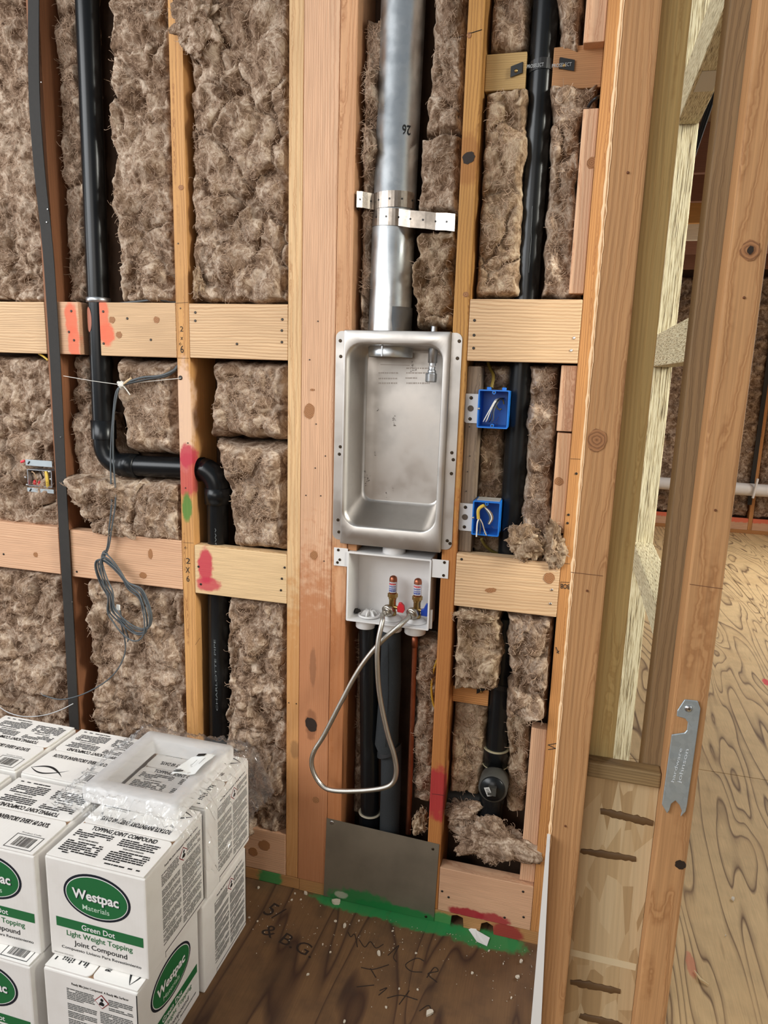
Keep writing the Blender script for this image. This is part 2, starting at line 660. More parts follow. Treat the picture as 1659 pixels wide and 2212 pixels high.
def knot(parent, p, rx, rz, mat=None, rot=0.0, seed=0):
    rg = random.Random(seed)
    n = 18
    pts = []
    for i in range(n):
        a = 2 * math.pi * i / n
        k = 1 + rg.uniform(-0.10, 0.10)
        x, z = rx * k * math.cos(a), rz * k * math.sin(a)
        pts.append((x * math.cos(rot) - z * math.sin(rot), x * math.sin(rot) + z * math.cos(rot)))
    mb = MB().prism(pts, (0, 0, 0), (1, 0, 0), (0, 0, 1), (0, -1, 0), 0.0005)
    o = bpy.data.objects.new('knot', mb.mesh('knot', mat or KNOT))
    COL.objects.link(o)
    o.parent = parent
    o.location = V(p) - wloc(parent)
    return o


# ------------------------------------------------------------------ numpy noise for the insulation
def _hash(ix, iy, iz, seed):
    h = (ix.astype(np.int64) * 374761393 + iy.astype(np.int64) * 668265263 + iz.astype(np.int64) * 2147483647 + seed * 1274126177) & 0xFFFFFFFF
    h = ((h ^ (h >> 13)) * 1274126177) & 0xFFFFFFFF
    h = (h ^ (h >> 16)) & 0xFFFFFFFF
    return h.astype(np.float64) / 4294967295.0


def vnoise(p, seed=0):
    i = np.floor(p)
    f = p - i
    f = f * f * (3 - 2 * f)
    r = 0
    for dx in (0, 1):
        for dy in (0, 1):
            for dz in (0, 1):
                w = (f[:, 0] if dx else 1 - f[:, 0]) * (f[:, 1] if dy else 1 - f[:, 1]) * (f[:, 2] if dz else 1 - f[:, 2])
                r = r + w * _hash(i[:, 0] + dx, i[:, 1] + dy, i[:, 2] + dz, seed)
    return r * 2 - 1


def fbm(p, seed=0, oct=4, gain=0.5):
    a, r, s = 1.0, 0, 0
    for k in range(oct):
        r = r + a * vnoise(p * (2 ** k), seed + k * 17)
        s += a
        a *= gain
    return r / s


def worley(p, seed=0):
    i = np.floor(p)
    F1 = np.full(len(p), 9.0)
    F2 = np.full(len(p), 9.0)
    for dx in (-1, 0, 1):
        for dz in (-1, 0, 1):
            cx, cz = i[:, 0] + dx, i[:, 1] + dz
            qx = cx + _hash(cx, cz, cx * 0, seed)
            qz = cz + _hash(cx, cz, cx * 0 + 5, seed)
            d = np.hypot(qx - p[:, 0], qz - p[:, 1])
            n1 = np.minimum(F1, d)
            F2 = np.minimum(np.maximum(F1, d), F2)
            F1 = n1
    return F1, F2


def np_mesh(name, verts, quads, mat, smooth=True):
    me = bpy.data.meshes.new(name)
    nq = len(quads)
    me.vertices.add(len(verts))
    me.vertices.foreach_set('co', np.asarray(verts, np.float32).ravel())
    me.loops.add(nq * 4)
    me.loops.foreach_set('vertex_index', np.asarray(quads, np.int32).ravel())
    me.polygons.add(nq)
    me.polygons.foreach_set('loop_start', np.arange(0, nq * 4, 4, dtype=np.int32))
    me.polygons.foreach_set('use_smooth', np.full(nq, smooth))
    me.materials.append(mat)
    me.update(calc_edges=True)
    return me


def fibres(parent, P, N, seed, count, length=0.022, lift=0.004, width=0.00035):
    """loose curled fibres standing off the surface: one joined part"""
    rg = np.random.default_rng(seed)
    if count < 1:
        return
    idx = rg.integers(0, len(P), count)
    base, nor = P[idx], N[idx]
    k = 6
    d = rg.normal(size=(count, 3))
    d[:, 1] *= 0.35
    d /= np.linalg.norm(d, axis=1)[:, None] + 1e-9
    curl = rg.normal(size=(count, 3)) * 1.1
    L = length * rg.uniform(0.4, 1.5, count)
    pts = [base - nor * 0.001]
    for j in range(1, k):
        d = d + curl / k + nor * (0.25 if j < 3 else -0.22)
        d /= np.linalg.norm(d, axis=1)[:, None] + 1e-9
        pts.append(pts[-1] + d * (L / k)[:, None])
    pts = np.stack(pts, 1)
    pts += nor[:, None, :] * (np.sin(np.linspace(0, math.pi, k))[None, :, None] * lift * rg.uniform(0.3, 1.4, count)[:, None, None])
    t = np.gradient(pts, axis=1)
    view = np.array([0.0, -1.0, 0.25])
    s = np.cross(t, view)
    s /= np.linalg.norm(s, axis=2)[:, :, None] + 1e-9
    wd = width * rg.uniform(0.6, 1.5, count)[:, None, None]
    v = np.stack([pts - s * wd, pts + s * wd], 2).reshape(-1, 3)
    q = []
    b = np.arange(count)[:, None] * (2 * k) + np.arange(k - 1)[None, :] * 2
    q = np.stack([b, b + 1, b + 3, b + 2], -1).reshape(-1, 4)
    me = np_mesh('loose_fibres', v, q, FIB)
    o = bpy.data.objects.new('loose_fibres', me)
    COL.objects.link(o)
    o.parent = parent
    tag(o, kind='stuff')


def normals_grid(P, nu, nv):
    G = P.reshape(nv, nu, 3)
    n = np.cross(np.gradient(G, axis=1), np.gradient(G, axis=0))
    n /= np.linalg.norm(n, axis=2)[:, :, None] + 1e-12
    return n.reshape(-1, 3)


BAYS = [(-2.4, -1.4306), (-1.3915, -1.0246), (-0.9855, -0.7091), (-0.5405, -0.2911), (-0.2523, 0.0013)]


def batt(label, rows, Y=0.0, back=0.125, seed=0, amp=1.0, crease=1.0, res=0.0038, mat=None, rnd=0.018, rag=0.008, cell=0.11, lean=0.0, fib=1.0, px=True, name='insulation_batt', group=None):
    """a fibreglass batt filling a bay; rows: (pixel y, pixel x left, pixel x right) on its front plane, top first"""
    if px:
        R_ = []
        for py, xl, xr in rows:
            a, b = at(xl, py, Y), at(xr, py, Y)
            R_.append(((a.z + b.z) / 2, a.x, b.x))
        R_.sort()
        if rows[0][0] == -30:
            R_.append((2.68, R_[-1][1], R_[-1][2]))
    else:
        R_ = sorted(rows)
    zs = np.array([r[0] for r in R_])
    xl = np.array([r[1] for r in R_])
    xr = np.array([r[2] for r in R_])
    Hh, Ww = zs[-1] - zs[0], float(np.max(xr - xl))
    nu, nv = max(8, int(Ww / res)), max(8, int(Hh / res))
    u, v = np.meshgrid(np.linspace(0, 1, nu), np.linspace(0, 1, nv))
    u, v = u.ravel(), v.ravel()
    z = zs[0] + v * Hh
    a = np.interp(z, zs, xl)
    b = np.interp(z, zs, xr)
    o = np.zeros_like(z)
    ea = fbm(np.stack([o + seed, o, z * 28], 1), seed, 4)
    eb = fbm(np.stack([o - seed, o + 3, z * 28], 1), seed + 5, 4)
    a = a + ea * rag
    b = b + eb * rag
    if px:
        cx = (a.mean() + b.mean()) / 2
        for g0, g1_ in BAYS:
            if g0 < cx < g1_:
                a = np.where(a < g0 + 0.022, g0 + 0.0015, a)
                b = np.where(b > g1_ - 0.022, g1_ - 0.0015, b)
                bay = (g0, g1_)
    x = a + (b - a) * u
    et = fbm(np.stack([x * 24, o, o + seed], 1), seed + 9, 4)
    z = z + et * rag * 1.3 * (np.abs(v - 0.5) * 2) ** 3
    s = np.minimum(np.minimum(u * (b - a), (1 - u) * (b - a)), np.minimum(v * Hh, (1 - v) * Hh))
    s = np.clip(s / rnd, 0, 1)
    y = Y + (back - Y) * 0.85 * (1 - np.sqrt(1 - (1 - s) ** 2)) + lean * v
    p = np.stack([x, o, z], 1)
    wp = np.stack([x, z], 1) + 0.35 * cell * np.stack([fbm(p * 14, seed + 21, 3), fbm(p * 14, seed + 31, 3)], 1)
    f1, f2 = worley(wp / np.array([cell, cell * 1.35]), seed)
    e = (f2 - f1)
    on = np.clip(fbm(p * 6, seed + 41, 2) * 1.6 + 0.55, 0, 1)
    cr = (np.exp(-(e / 0.045) ** 2) * on * 0.014 + np.exp(-(e / 0.22) ** 2) * on * 0.006) * 1.25
    wq = np.stack([x + 0.012 * fbm(p * 22, seed + 23, 3), o, z + 0.012 * fbm(p * 22, seed + 33, 3)], 1)
    pillow = np.abs(fbm(wq * 12, seed + 45, 2)) * 0.042
    lump = np.abs(fbm(wq * np.array([34, 1, 27]), seed + 51, 2)) * 0.016
    ridg = (1 - np.abs(fbm(wq * np.array([75, 1, 52]), seed + 61, 3))) ** 2 * 0.004
    fine = fbm(wq * 150, seed + 71, 3) * 0.0016
    m = 0.25 + 0.75 * s
    y = y - amp * m * (lump + fine + pillow + ridg - 0.012) + crease * cr * m
    x = x + amp * 0.006 * fbm(p * 40, seed + 81, 3) * s
    z = z + amp * 0.006 * fbm(p * 40, seed + 91, 3) * s
    if px:
        x = np.clip(x, bay[0] + 0.001, bay[1] - 0.001)
    P = np.stack([x, y, z], 1)
    I = np.arange(nu * nv).reshape(nv, nu)
    q = np.stack([I[:-1, :-1], I[:-1, 1:], I[1:, 1:], I[1:, :-1]], -1).reshape(-1, 4)
    N = normals_grid(P, nu, nv)
    rim = np.concatenate([I[0, :], I[1:, -1], I[-1, -2::-1], I[-2:0:-1, 0]])
    ring = P[rim].copy()
    ring[:, 1] = back
    nb = len(P)
    V2 = np.concatenate([P, ring])
    k = len(rim)
    j = np.arange(k)
    q2 = np.stack([rim, nb + j, nb + (j + 1) % k, rim[(j + 1) % k]], -1)
    off = np.array([(x.min() + x.max()) / 2, (Y + back) / 2, z.min()])
    me = np_mesh(name, V2 - off, np.concatenate([q, q2]), mat or INS)
    ob = bpy.data.objects.new(name, me)
    COL.objects.link(ob)
    ob.location = off
    tag(ob, label, 'insulation', group)
    inn = (s > 0.97)
    fibres(ob, (P - off)[inn], N[inn], seed + 5, int(Ww * Hh * 13000 * fib), 0.019, 0.0022)
    return ob


def tuft(label, cx, cz, Y, rx, ry, rz, seed, mat=None, amp=1.0, rot=0.0, name='insulation_tuft', fib=1.0, n=90, cat='insulation'):
    """a torn clump of fibreglass"""
    th, ph = np.meshgrid(np.linspace(0, 2 * math.pi, n, endpoint=False), np.linspace(0.02, math.pi - 0.02, n // 2))
    th, ph = th.ravel(), ph.ravel()
    d = np.stack([np.sin(ph) * np.cos(th), np.sin(ph) * np.sin(th), np.cos(ph)], 1)
    dw = d + 0.35 * np.stack([fbm(d * 2.2, seed + 13, 3), fbm(d * 2.2, seed + 14, 3), fbm(d * 2.2, seed + 15, 3)], 1)
    k = 0.70 + amp * (0.50 * fbm(d * 1.2 + seed, seed, 2) + 0.75 * np.abs(fbm(dw * np.array([1.9, 1.9, 1.1]), seed + 7, 2)) + 0.12 * (1 - np.abs(fbm(dw * np.array([5, 5, 3]), seed + 9, 2))) ** 2 - 0.04 + 0.05 * fbm(d * 9, seed + 3, 3))
    P = d * k[:, None] * np.array([rx, ry, rz])
    c, s_ = math.cos(rot), math.sin(rot)
    P = np.stack([P[:, 0] * c - P[:, 2] * s_, P[:, 1], P[:, 0] * s_ + P[:, 2] * c], 1)
    nv = n // 2
    I = np.arange(n * nv).reshape(nv, n)
    I2 = np.roll(I, -1, 1)
    q = np.stack([I[:-1], I[1:], I2[1:], I2[:-1]], -1).reshape(-1, 4)
    base = np.array([cx, Y, cz])
    me = np_mesh(name, P, q, mat or INS2)
    ob = bpy.data.objects.new(name, me)
    COL.objects.link(ob)
    ob.location = base
    tag(ob, label, cat)
    N = P / (np.linalg.norm(P, axis=1)[:, None] + 1e-9)
    fibres(ob, P, N, seed + 3, int((rx * rz) * 4 * 45000 * fib), 0.014, 0.003)
    return ob

# ================================================================== the setting
GREENP, REDPNT, ORANGEP = c8(40, 140, 74), c8(186, 50, 70), c8(226, 108, 76)
fl = thing('floor', None, None)
fl['kind'] = 'structure'
gA, gB = atz(760, 1960, 0), atz(1100, 2045, 0)
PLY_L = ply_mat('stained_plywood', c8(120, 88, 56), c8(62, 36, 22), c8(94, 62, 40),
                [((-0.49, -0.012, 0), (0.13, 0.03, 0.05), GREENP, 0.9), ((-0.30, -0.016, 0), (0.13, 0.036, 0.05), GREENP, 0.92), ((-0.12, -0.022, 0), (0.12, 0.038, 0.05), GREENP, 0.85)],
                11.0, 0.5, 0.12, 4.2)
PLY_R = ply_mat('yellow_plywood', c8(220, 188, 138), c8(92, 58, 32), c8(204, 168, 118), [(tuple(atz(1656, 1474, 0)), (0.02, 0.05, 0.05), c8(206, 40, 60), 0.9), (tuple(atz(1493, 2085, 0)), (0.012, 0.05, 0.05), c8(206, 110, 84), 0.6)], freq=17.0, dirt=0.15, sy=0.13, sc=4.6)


def sheet(lo, hi, mat):
    build('plywood_sheet', MB().box((lo[0] + 0.0012, lo[1] + 0.0012, -0.019), (hi[0] - 0.0012, hi[1] - 0.0012, 0.0)), mat, fl, 0.0008, 1)


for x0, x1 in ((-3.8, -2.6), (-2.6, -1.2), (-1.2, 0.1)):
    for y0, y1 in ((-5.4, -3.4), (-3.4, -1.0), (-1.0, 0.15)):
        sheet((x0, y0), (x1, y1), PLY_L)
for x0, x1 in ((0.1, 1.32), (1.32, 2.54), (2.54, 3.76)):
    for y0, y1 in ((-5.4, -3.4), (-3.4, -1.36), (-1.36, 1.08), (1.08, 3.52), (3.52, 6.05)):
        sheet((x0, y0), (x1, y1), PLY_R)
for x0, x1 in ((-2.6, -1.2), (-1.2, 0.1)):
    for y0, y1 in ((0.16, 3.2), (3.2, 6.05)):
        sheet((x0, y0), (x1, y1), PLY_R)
build('subfloor', MB().box((-3.8, -5.5, -0.2), (3.76, 6.2, -0.0195)), plain('subfloor_wood', c8(110, 84, 56), 0.9), fl)

SHEATH = plain('sheathing_board', c8(78, 56, 40), 0.95, bump_scale=30, var=0.5)
wb = build('wall_back', MB().box((-2.6, 0.140, -0.02), (0.04, 0.155, 2.75)), SHEATH, kind='structure')
build('ceiling', MB().box((-2.6, 0.02, 2.75), (3.8, 6.2, 2.80)), plain('ceiling_board', c8(150, 124, 96), 0.9), kind='structure')

build('wall_front', MB().box((-4.6, -5.6, 0.0), (3.8, -5.5, 2.6)), plain('bare_plywood_wall', c8(178, 134, 92), 0.85, bump_scale=4, var=0.3), kind='structure')

# ================================================================== wall framing
Z1, ZB = 2.70, 0.0381
tanz = W(TAN, 'z', 'tan_stud')
stud2_m = wood('tan_stud_painted', c8(212, 158, 96), c8(156, 100, 54), 'z', paint=[
    (at(398, 900, 0), (0.03, 0.05, 0.16), c8(226, 190, 162), 0.85),
    (at(404, 985, 0), (0.024, 0.05, 0.034), REDPNT, 0.9), (at(404, 1025, 0), (0.03, 0.05, 0.072), REDPNT, 0.75),
    (at(404, 1096, 0), (0.016, 0.05, 0.042), c8(72, 128, 52), 0.9)])
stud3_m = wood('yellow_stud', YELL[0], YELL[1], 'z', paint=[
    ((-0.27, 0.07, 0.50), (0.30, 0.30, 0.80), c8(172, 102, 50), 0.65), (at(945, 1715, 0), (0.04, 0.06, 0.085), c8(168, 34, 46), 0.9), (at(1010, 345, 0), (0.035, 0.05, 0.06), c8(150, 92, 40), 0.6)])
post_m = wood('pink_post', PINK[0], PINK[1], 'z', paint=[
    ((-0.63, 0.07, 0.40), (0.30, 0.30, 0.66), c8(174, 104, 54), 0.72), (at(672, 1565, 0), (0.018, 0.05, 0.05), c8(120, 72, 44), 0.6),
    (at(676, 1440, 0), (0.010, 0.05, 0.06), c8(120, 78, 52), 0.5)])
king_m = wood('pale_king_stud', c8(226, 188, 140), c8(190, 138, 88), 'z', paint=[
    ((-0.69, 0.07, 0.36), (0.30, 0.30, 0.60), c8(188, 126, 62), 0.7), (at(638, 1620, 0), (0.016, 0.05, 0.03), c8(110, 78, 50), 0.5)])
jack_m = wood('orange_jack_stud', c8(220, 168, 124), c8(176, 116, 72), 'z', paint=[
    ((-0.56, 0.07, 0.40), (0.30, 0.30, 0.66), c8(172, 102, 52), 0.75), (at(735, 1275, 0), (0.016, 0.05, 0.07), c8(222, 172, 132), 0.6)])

s1 = lumber('stud', (-1.4301, 0.0, ZB), (-1.392, 0.139, Z1), 'z', W(RED, 'z', 'red_stud'), 'reddish dark wall stud faced with a wavy black strip', 'stud')
s2 = lumber('stud', (-1.0241, 0.0, ZB), (-0.986, 0.139, Z1), 'z', stud2_m, 'tan wall stud with red and green spray marks where the black pipe passes', 'stud')
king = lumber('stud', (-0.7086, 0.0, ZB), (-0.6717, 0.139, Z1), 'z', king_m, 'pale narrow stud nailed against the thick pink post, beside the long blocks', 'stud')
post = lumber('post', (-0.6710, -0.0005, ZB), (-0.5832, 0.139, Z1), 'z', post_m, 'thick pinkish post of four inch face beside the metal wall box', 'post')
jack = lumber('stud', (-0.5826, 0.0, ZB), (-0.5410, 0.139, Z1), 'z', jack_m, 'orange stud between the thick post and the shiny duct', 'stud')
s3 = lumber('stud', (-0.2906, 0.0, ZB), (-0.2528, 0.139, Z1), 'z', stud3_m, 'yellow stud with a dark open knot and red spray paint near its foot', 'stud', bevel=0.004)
s4 = lumber('stud', (0.0018, 0.0, ZB), (0.040, 0.139, Z1), 'z', W(ORANGE, 'z', 'orange_stud'), 'orange end stud marked BOB behind the door pocket posts', 'stud')
knot(s3, at(1012, 341, -0.0005), 0.0145, 0.0125, KNOTD, 0.5, 1)
knot(s3, at(1013, 76, -0.0005), 0.005, 0.006, KNOT, 0, 2)
knot(s3, at(1006, 636, -0.0005), 0.007, 0.006, KNOT, 0, 3)
knot(post, at(668, 888, -0.001), 0.014, 0.020, KNOT, -0.3, 4)
knot(post, at(678, 1200, -0.001), 0.010, 0.012, KNOT, 0, 5)
knot(post, at(672, 1565, -0.001), 0.016, 0.022, KNOTD, 0.4, 6)
knot(post, at(682, 1728, -0.001), 0.010, 0.010, KNOT, 0, 7)
knot(post, at(675, 842, -0.001), 0.006, 0.003, KNOT, 0, 8)
knot(s2, at(391, 405, -0.0005), 0.008, 0.006, KNOT, 0, 9)
nails(post, [at(x, y, -0.0005) for x, y in ((683, 916), (693, 1071), (661, 1070), (681, 1011), (687, 694), (669, 777), (703, 985), (700, 1212))], r=0.0018)
nails(s2, [at(390, 816, 0)], NAIL, 0.006)
nails(s2, [at(x, y, 0) for x, y in ((406, 957), (401, 1054), (390, 666), (385, 526))], r=0.002)
nails(king, [at(624, 1518, 0), at(640, 1520, 0)], r=0.0018)
nails(s4, [at(1228, 1112, 0), at(1226, 1130, 0), at(1245, 1023, 0)], r=0.003)

# carpenters' marks on the studs
mk = MB()
mk.text('2', at(389, 716, -0.0008), (1, 0, 0), (0, 0, 1), 0.014, 0.009)
mk.text('x', at(390, 734, -0.0008), (1, 0, 0), (0, 0, 1), 0.012, 0.007)
mk.text('6', at(390, 762, -0.0008), (1, 0, 0), (0, 0, 1), 0.020, 0.009)
mk.text('2', at(402, 1217, -0.0008), (1, 0, 0), (0, 0, 1), 0.017, 0.013)
mk.text('X', at(401, 1237, -0.0008), (1, 0, 0), (0, 0, 1), 0.018, 0.013)
mk.text('6', at(403, 1256, -0.0008), (1, 0, 0), (0, 0, 1), 0.018, 0.009)
for px, py in ((387, 743), (399, 1183)):
    a = at(px, py, -0.0006)
    for d in ((0.008, 0, 0), (0.004, 0, 0.004), (0.004, 0, -0.004)):
        mk.tube([a, a + V(d)], 0.0004, 5)
for (xa, ya), (xb, yb) in (((383, 773), (408, 774)), ((396, 1172), (418, 1173)), ((381, 655), (407, 653)), ((422, 1393), (432, 1378))):
    mk.tube([at(xa, ya, -0.0004), at(xb, yb, -0.0004)], 0.0004, 5)
build('pencil_mark', mk, BLACKM, s2, kind='stuff')
mk = MB().tube([at(1012, 73, -0.0006), at(1041, 64, -0.0006)], 0.0008, 5)
mk.tube([at(933, 1715, -0.0006), at(960, 1718, -0.0006)], 0.0005, 5)
build('pencil_mark', mk, BLACKM, s3, kind='stuff')
mk = MB()
mk.text('BOB', at(1231, 1263, -0.0008), (-1, 0, 0), (0, 0, -1), 0.0125, 0.022, 0.01)
mk.tube([at(1211, 1261, -0.0006), at(1211, 1257, -0.0006), at(1230, 1258, -0.0006)], 0.0005, 5)
for a, b in (((1184, 1609), (1202, 1606)), ((1184, 1609), (1201, 1617)), ((1184, 1619), (1201, 1617)), ((1201, 1398), (1207, 1412)), ((1203, 1410), (1208, 1406))):
    mk.tube([at(a[0], a[1], -0.0006), at(b[0], b[1], -0.0006)], 0.0009, 5)
for y in (991, 1217):
    mk.tube([at(1232 - (y - 991) * 0.1, y, -0.0004), at(1254 - (y - 991) * 0.1, y + 1, -0.0004)], 0.0004, 5)
build('marker_lettering', mk, BLACKM, s4, kind='stuff')

# black strip on the first stud: wavy, lifting at the top
c_ = [(72, -20), (72, 120), (75, 240), (86, 380), (99, 500), (107.5, 600), (121, 820), (136, 1120), (148, 1330), (160, 1575)]
pts = spline([at(x, y, -0.010 - 0.010 * math.exp(-((y - 250) / 130) ** 2)) for x, y in c_], 6)
bs = MB().strip(pts, [(0.0165, 0, 0.0)] * len(pts), (0, 0.0025, 0))
strip_o = build('edge_strip', bs, BLACKR, label='dark grey wavy strip running down the face of the first stud', cat='strip')
nails(strip_o, [at(103, 452, -0.0125), at(101, 480, -0.0125), at(89, 178, -0.0125), at(131, 944, -0.0125), at(156, 1300, -0.0125)], NAILB, 0.0018)

# bottom plates
pw = wood('plate_wood', c8(196, 146, 92), c8(146, 98, 56), 'x', paint=[
    ((-0.76, -0.0, 0.02), (0.04, 0.05, 0.05), GREENP, 0.9), ((-0.24, 0.0, 0.01), (0.05, 0.05, 0.022), GREENP, 0.9),
    (at(1095, 2015, 0), (0.045, 0.05, 0.03), c8(150, 24, 40), 0.85)])
lumber('sole_plate', (-2.4, 0.0, 0.0005), (-0.6665, 0.139, ZB - 0.0004), 'x', pw, 'sole plate under the low block behind the stacked cartons', 'lumber')
mb = MB()
prof = [(-0.6655, 0), (-0.215, 0), (-0.213, 0.030), (-0.198, ZB - .003), (-0.181, 0.030), (-0.178, 0), (-0.133, 0), (-0.130, 0.026), (-0.115, ZB - .004), (-0.098, 0.026), (-0.095, 0), (0.0405, 0), (0.0405, ZB - .0004), (-0.6655, ZB - .0004)]
mb.prism([(a, b + 0.0005) for a, b in prof], (0, 0, 0), (1, 0, 0), (0, 0, 1), (0, 1, 0), 0.139)
build('sole_plate', mb, pw, label='sole plate with two dark pipe notches and red and green paint', cat='lumber')

# horizontal blocking
bw = W(PALE, 'x', 'pale_block', ring=42, warp=0.05)
bwp = W(PINK, 'x', 'pink_block', ring=50, warp=0.04)


def block(x0, x1, z0, z1, mat, label, y0=-0.0008, y1=0.038, nl=(), nb=(), nm=NAIL):
    o = lumber('wood_block', (x0, y0, z0), (x1, y1, z1), 'x', mat, label, 'block')
    nails(o, [at(x, y, y0) for x, y in nl], nm)
    nails(o, [at(x, y, y0) for x, y in nb], NAILB)
    return o


org1 = wood('orange_sprayed_block', PINK[0], PINK[1], 'x', paint=[(at(154, 690, 0), (0.022, 0.05, 0.05), ORANGEP, 0.9), (at(160, 742, 0), (0.02, 0.05, 0.05), ORANGEP, 0.85)])
org2 = wood('orange_sprayed_block_b', PALE[0], PALE[1], 'x', paint=[(at(222, 680, 0), (0.02, 0.05, 0.06), ORANGEP, 0.85), (at(231, 722, 0), (0.028, 0.05, 0.03), ORANGEP, 0.95)])
redb = wood('red_sprayed_block', c8(230, 198, 152), c8(184, 138, 90), 'x', paint=[(at(444, 1222, 0), (0.024, 0.05, 0.058), c8(188, 44, 68), 0.92), (at(450, 1262, 0), (0.04, 0.05, 0.022), c8(188, 44, 68), 0.85)])
b = block(-1.95, -1.4308, 1.5258, 1.6652, bw, 'pale upper block cut off by the edge, meeting the black strip')
b = block(-1.3912, -1.3215, 1.526, 1.666, org1, 'short block stub with an orange stripe on its end, next to black strip', nl=((154, 672), (160, 735), (149, 717)))
b = block(-1.256, -1.0248, 1.525, 1.665, org2, 'upper block with orange spray on its end beside the pipe notch', nl=((223, 673), (275, 688), (224, 742), (326, 734)))
for k, (x, y) in enumerate(((242, 691), (338, 691), (257, 723))):
    knot(b, at(x, y, -0.0012), 0.009, 0.0085, KNOT, 0, 20 + k)
b = block(-0.9852, -0.7092, 1.5262, 1.6635, bw, 'pale upper block with machine chatter marks, between tan stud and post', nl=((422, 675), (422, 693), (512, 743), (610, 690), (609, 714), (609, 739)))
b = block(-0.2522, 0.0012, 1.5375, 1.6782, bw, 'wide wavy grained block above the blue electrical boxes', nl=((1025, 692), (1024, 724), (1023, 752)), nb=((1240, 730), (1234, 757)))
b = block(-1.95, -1.4308, 0.886, 1.0285, bwp, 'lower block cut off by the edge, below the galvanized junction box', nl=((8, 1197),), nm=NAIL)
knot(b, at(77, 1198, -0.0012), 0.008, 0.008, KNOT, 0, 31)
b = block(-1.3912, -1.0248, 0.8835, 1.0255, bwp, 'pinkish lower block behind the hanging coil of grey cable', nl=((166, 1235),))
knot(b, at(325, 1197, -0.0012), 0.007, 0.015, KNOT, 0, 32)
knot(b, at(309, 1243, -0.0012), 0.012, 0.009, KNOT, 0, 33)
b = block(-0.9852, -0.7092, 0.8788, 1.0176, redb, 'lower block with a red sprayed patch, over the vertical pipe', nl=((429, 1224), (434, 1262), (615, 1226), (609, 1250), (607, 1275)))
b = block(-0.2522, 0.0012, 0.929, 1.0661, bw, 'knotty swirl grained block carrying torn insulation clumps', nl=((997, 1208),), nb=((1192, 1226), (1192, 1274), (1189, 1304)))
knot(b, at(1186, 1249, -0.0012), 0.0135, 0.0135, KNOT, 0, 34)
knot(b, at(1060, 1275, -0.0012), 0.014, 0.006, KNOT, 0.2, 35)
redl = wood('red_sprayed_low_block', PINK[0], PINK[1], 'x', paint=[(at(1010, 1972, 0), (0.055, 0.05, 0.016), c8(160, 26, 42), 0.95), (at(1065, 1985, 0), (0.05, 0.05, 0.018), c8(160, 26, 42), 0.9)])
b = block(-0.2522, 0.0012, 0.0385, 0.1735, redl, 'floor level block with a dark red sprayed stripe along its lower edge', nl=((969, 1938), (1130, 1926), (1131, 1981), (955, 1925), (1090, 1982)))
b = block(-0.9852, -0.7092, 0.0385, 0.1725, bwp, 'low reddish knotty block half hidden behind the cartons')
knot(b, at(571, 1826, -0.0012), 0.018, 0.016, KNOT, 0, 36)
knot(b, at(547, 1840, -0.0012), 0.014, 0.014, KNOT, 0, 37)
# blocks and scraps set back in the narrow bay
pa, pb = at(1050, 118, 0.045), at(1134, 192, 0.045)
block(-0.2522, pb.x, pb.z, pa.z + 0.0, W(OLIVE, 'x', 'olive_block'), 'small yellowish backing block holding the pipe strap, by the knotty stud', 0.045, 0.083)
pa, pb = at(1197, 102, 0.045), at(1300, 188, 0.045)
block(pa.x, 0.0012, pb.z, pa.z, W((c8(186, 136, 90), c8(140, 92, 54)), 'x', 'brown_block'), 'brownish backing block under the other end of the pipe strap', 0.045, 0.083)


def scrap(px0, py0, px1, py1, Y, mat, label, x1=0.0013, d=0.038):
    a, c = at(px0, py0, Y), at(px1, py1, Y)
    return lumber('wood_scrap', (a.x, Y, c.z), (x1, Y + d, a.z), 'z', mat, label, 'lumber')


pk = W(PINK, 'z', 'pink_scrap')
scrap(1270, -40, 1270, 92, 0.012, pk, 'pinkish packing stick at the very top beside the end stud')
o = scrap(1260, 235, 1233, 634, 0.012, pk, 'long pinkish packing stick beside the pipe, under the dark cable bit')
knot(o, at(1278, 352, 0.0115), 0.010, 0.012, KNOT, 0, 41)
scrap(1213, 789, 1202, 931, 0.012, pk, 'short reddish packing stick directly under the wide wavy block')
o = scrap(1204, 935, 1185, 1150, 0.012, W((c8(222, 176, 136), c8(186, 128, 88)), 'z', 'tan_scrap'), 'packing stick with a round knot, standing above the torn clump')
knot(o, at(1207, 1040, 0.0115), 0.011, 0.010, KNOT, 0, 42)
scrap(1148, 1572, 1120, 1900, 0.012, pk, 'pinkish packing stick standing on the red striped floor block')
pa, pb = at(983, 1482, 0.06), at(1054, 1526, 0.06)
block(-0.2522, pb.x, pb.z, pa.z, W(ORANGE, 'x', 'orange_block'), 'small backing block low in the narrow bay behind the strapped pipe', 0.06, 0.098)
ga, gb = at(1003, 795, 0.018), at(1040, 795, 0.018)
gs = lumber('stud_scrap', (-0.2524, 0.018, 1.067), (gb.x, 0.10, 1.5255), 'z', W(GREYW, 'z', 'grey_stud'), 'weathered grey brown stud behind the two blue boxes', 'stud', bevel=0.004)
nails(gs, [at(x, y, 0.018) for x, y in ((1014, 922), (1010, 1019), (1015, 985), (1007, 1061))], r=0.0016)
sc = at(775, 1188, 0.01)
lumber('wood_shim', (-0.5405, 0.004, 1.045), (-0.515, 0.05, 1.066), 'x', W(FIR, 'x', 'fir_block'), 'small cut wood shim squeezed under the metal wall box', 'lumber')

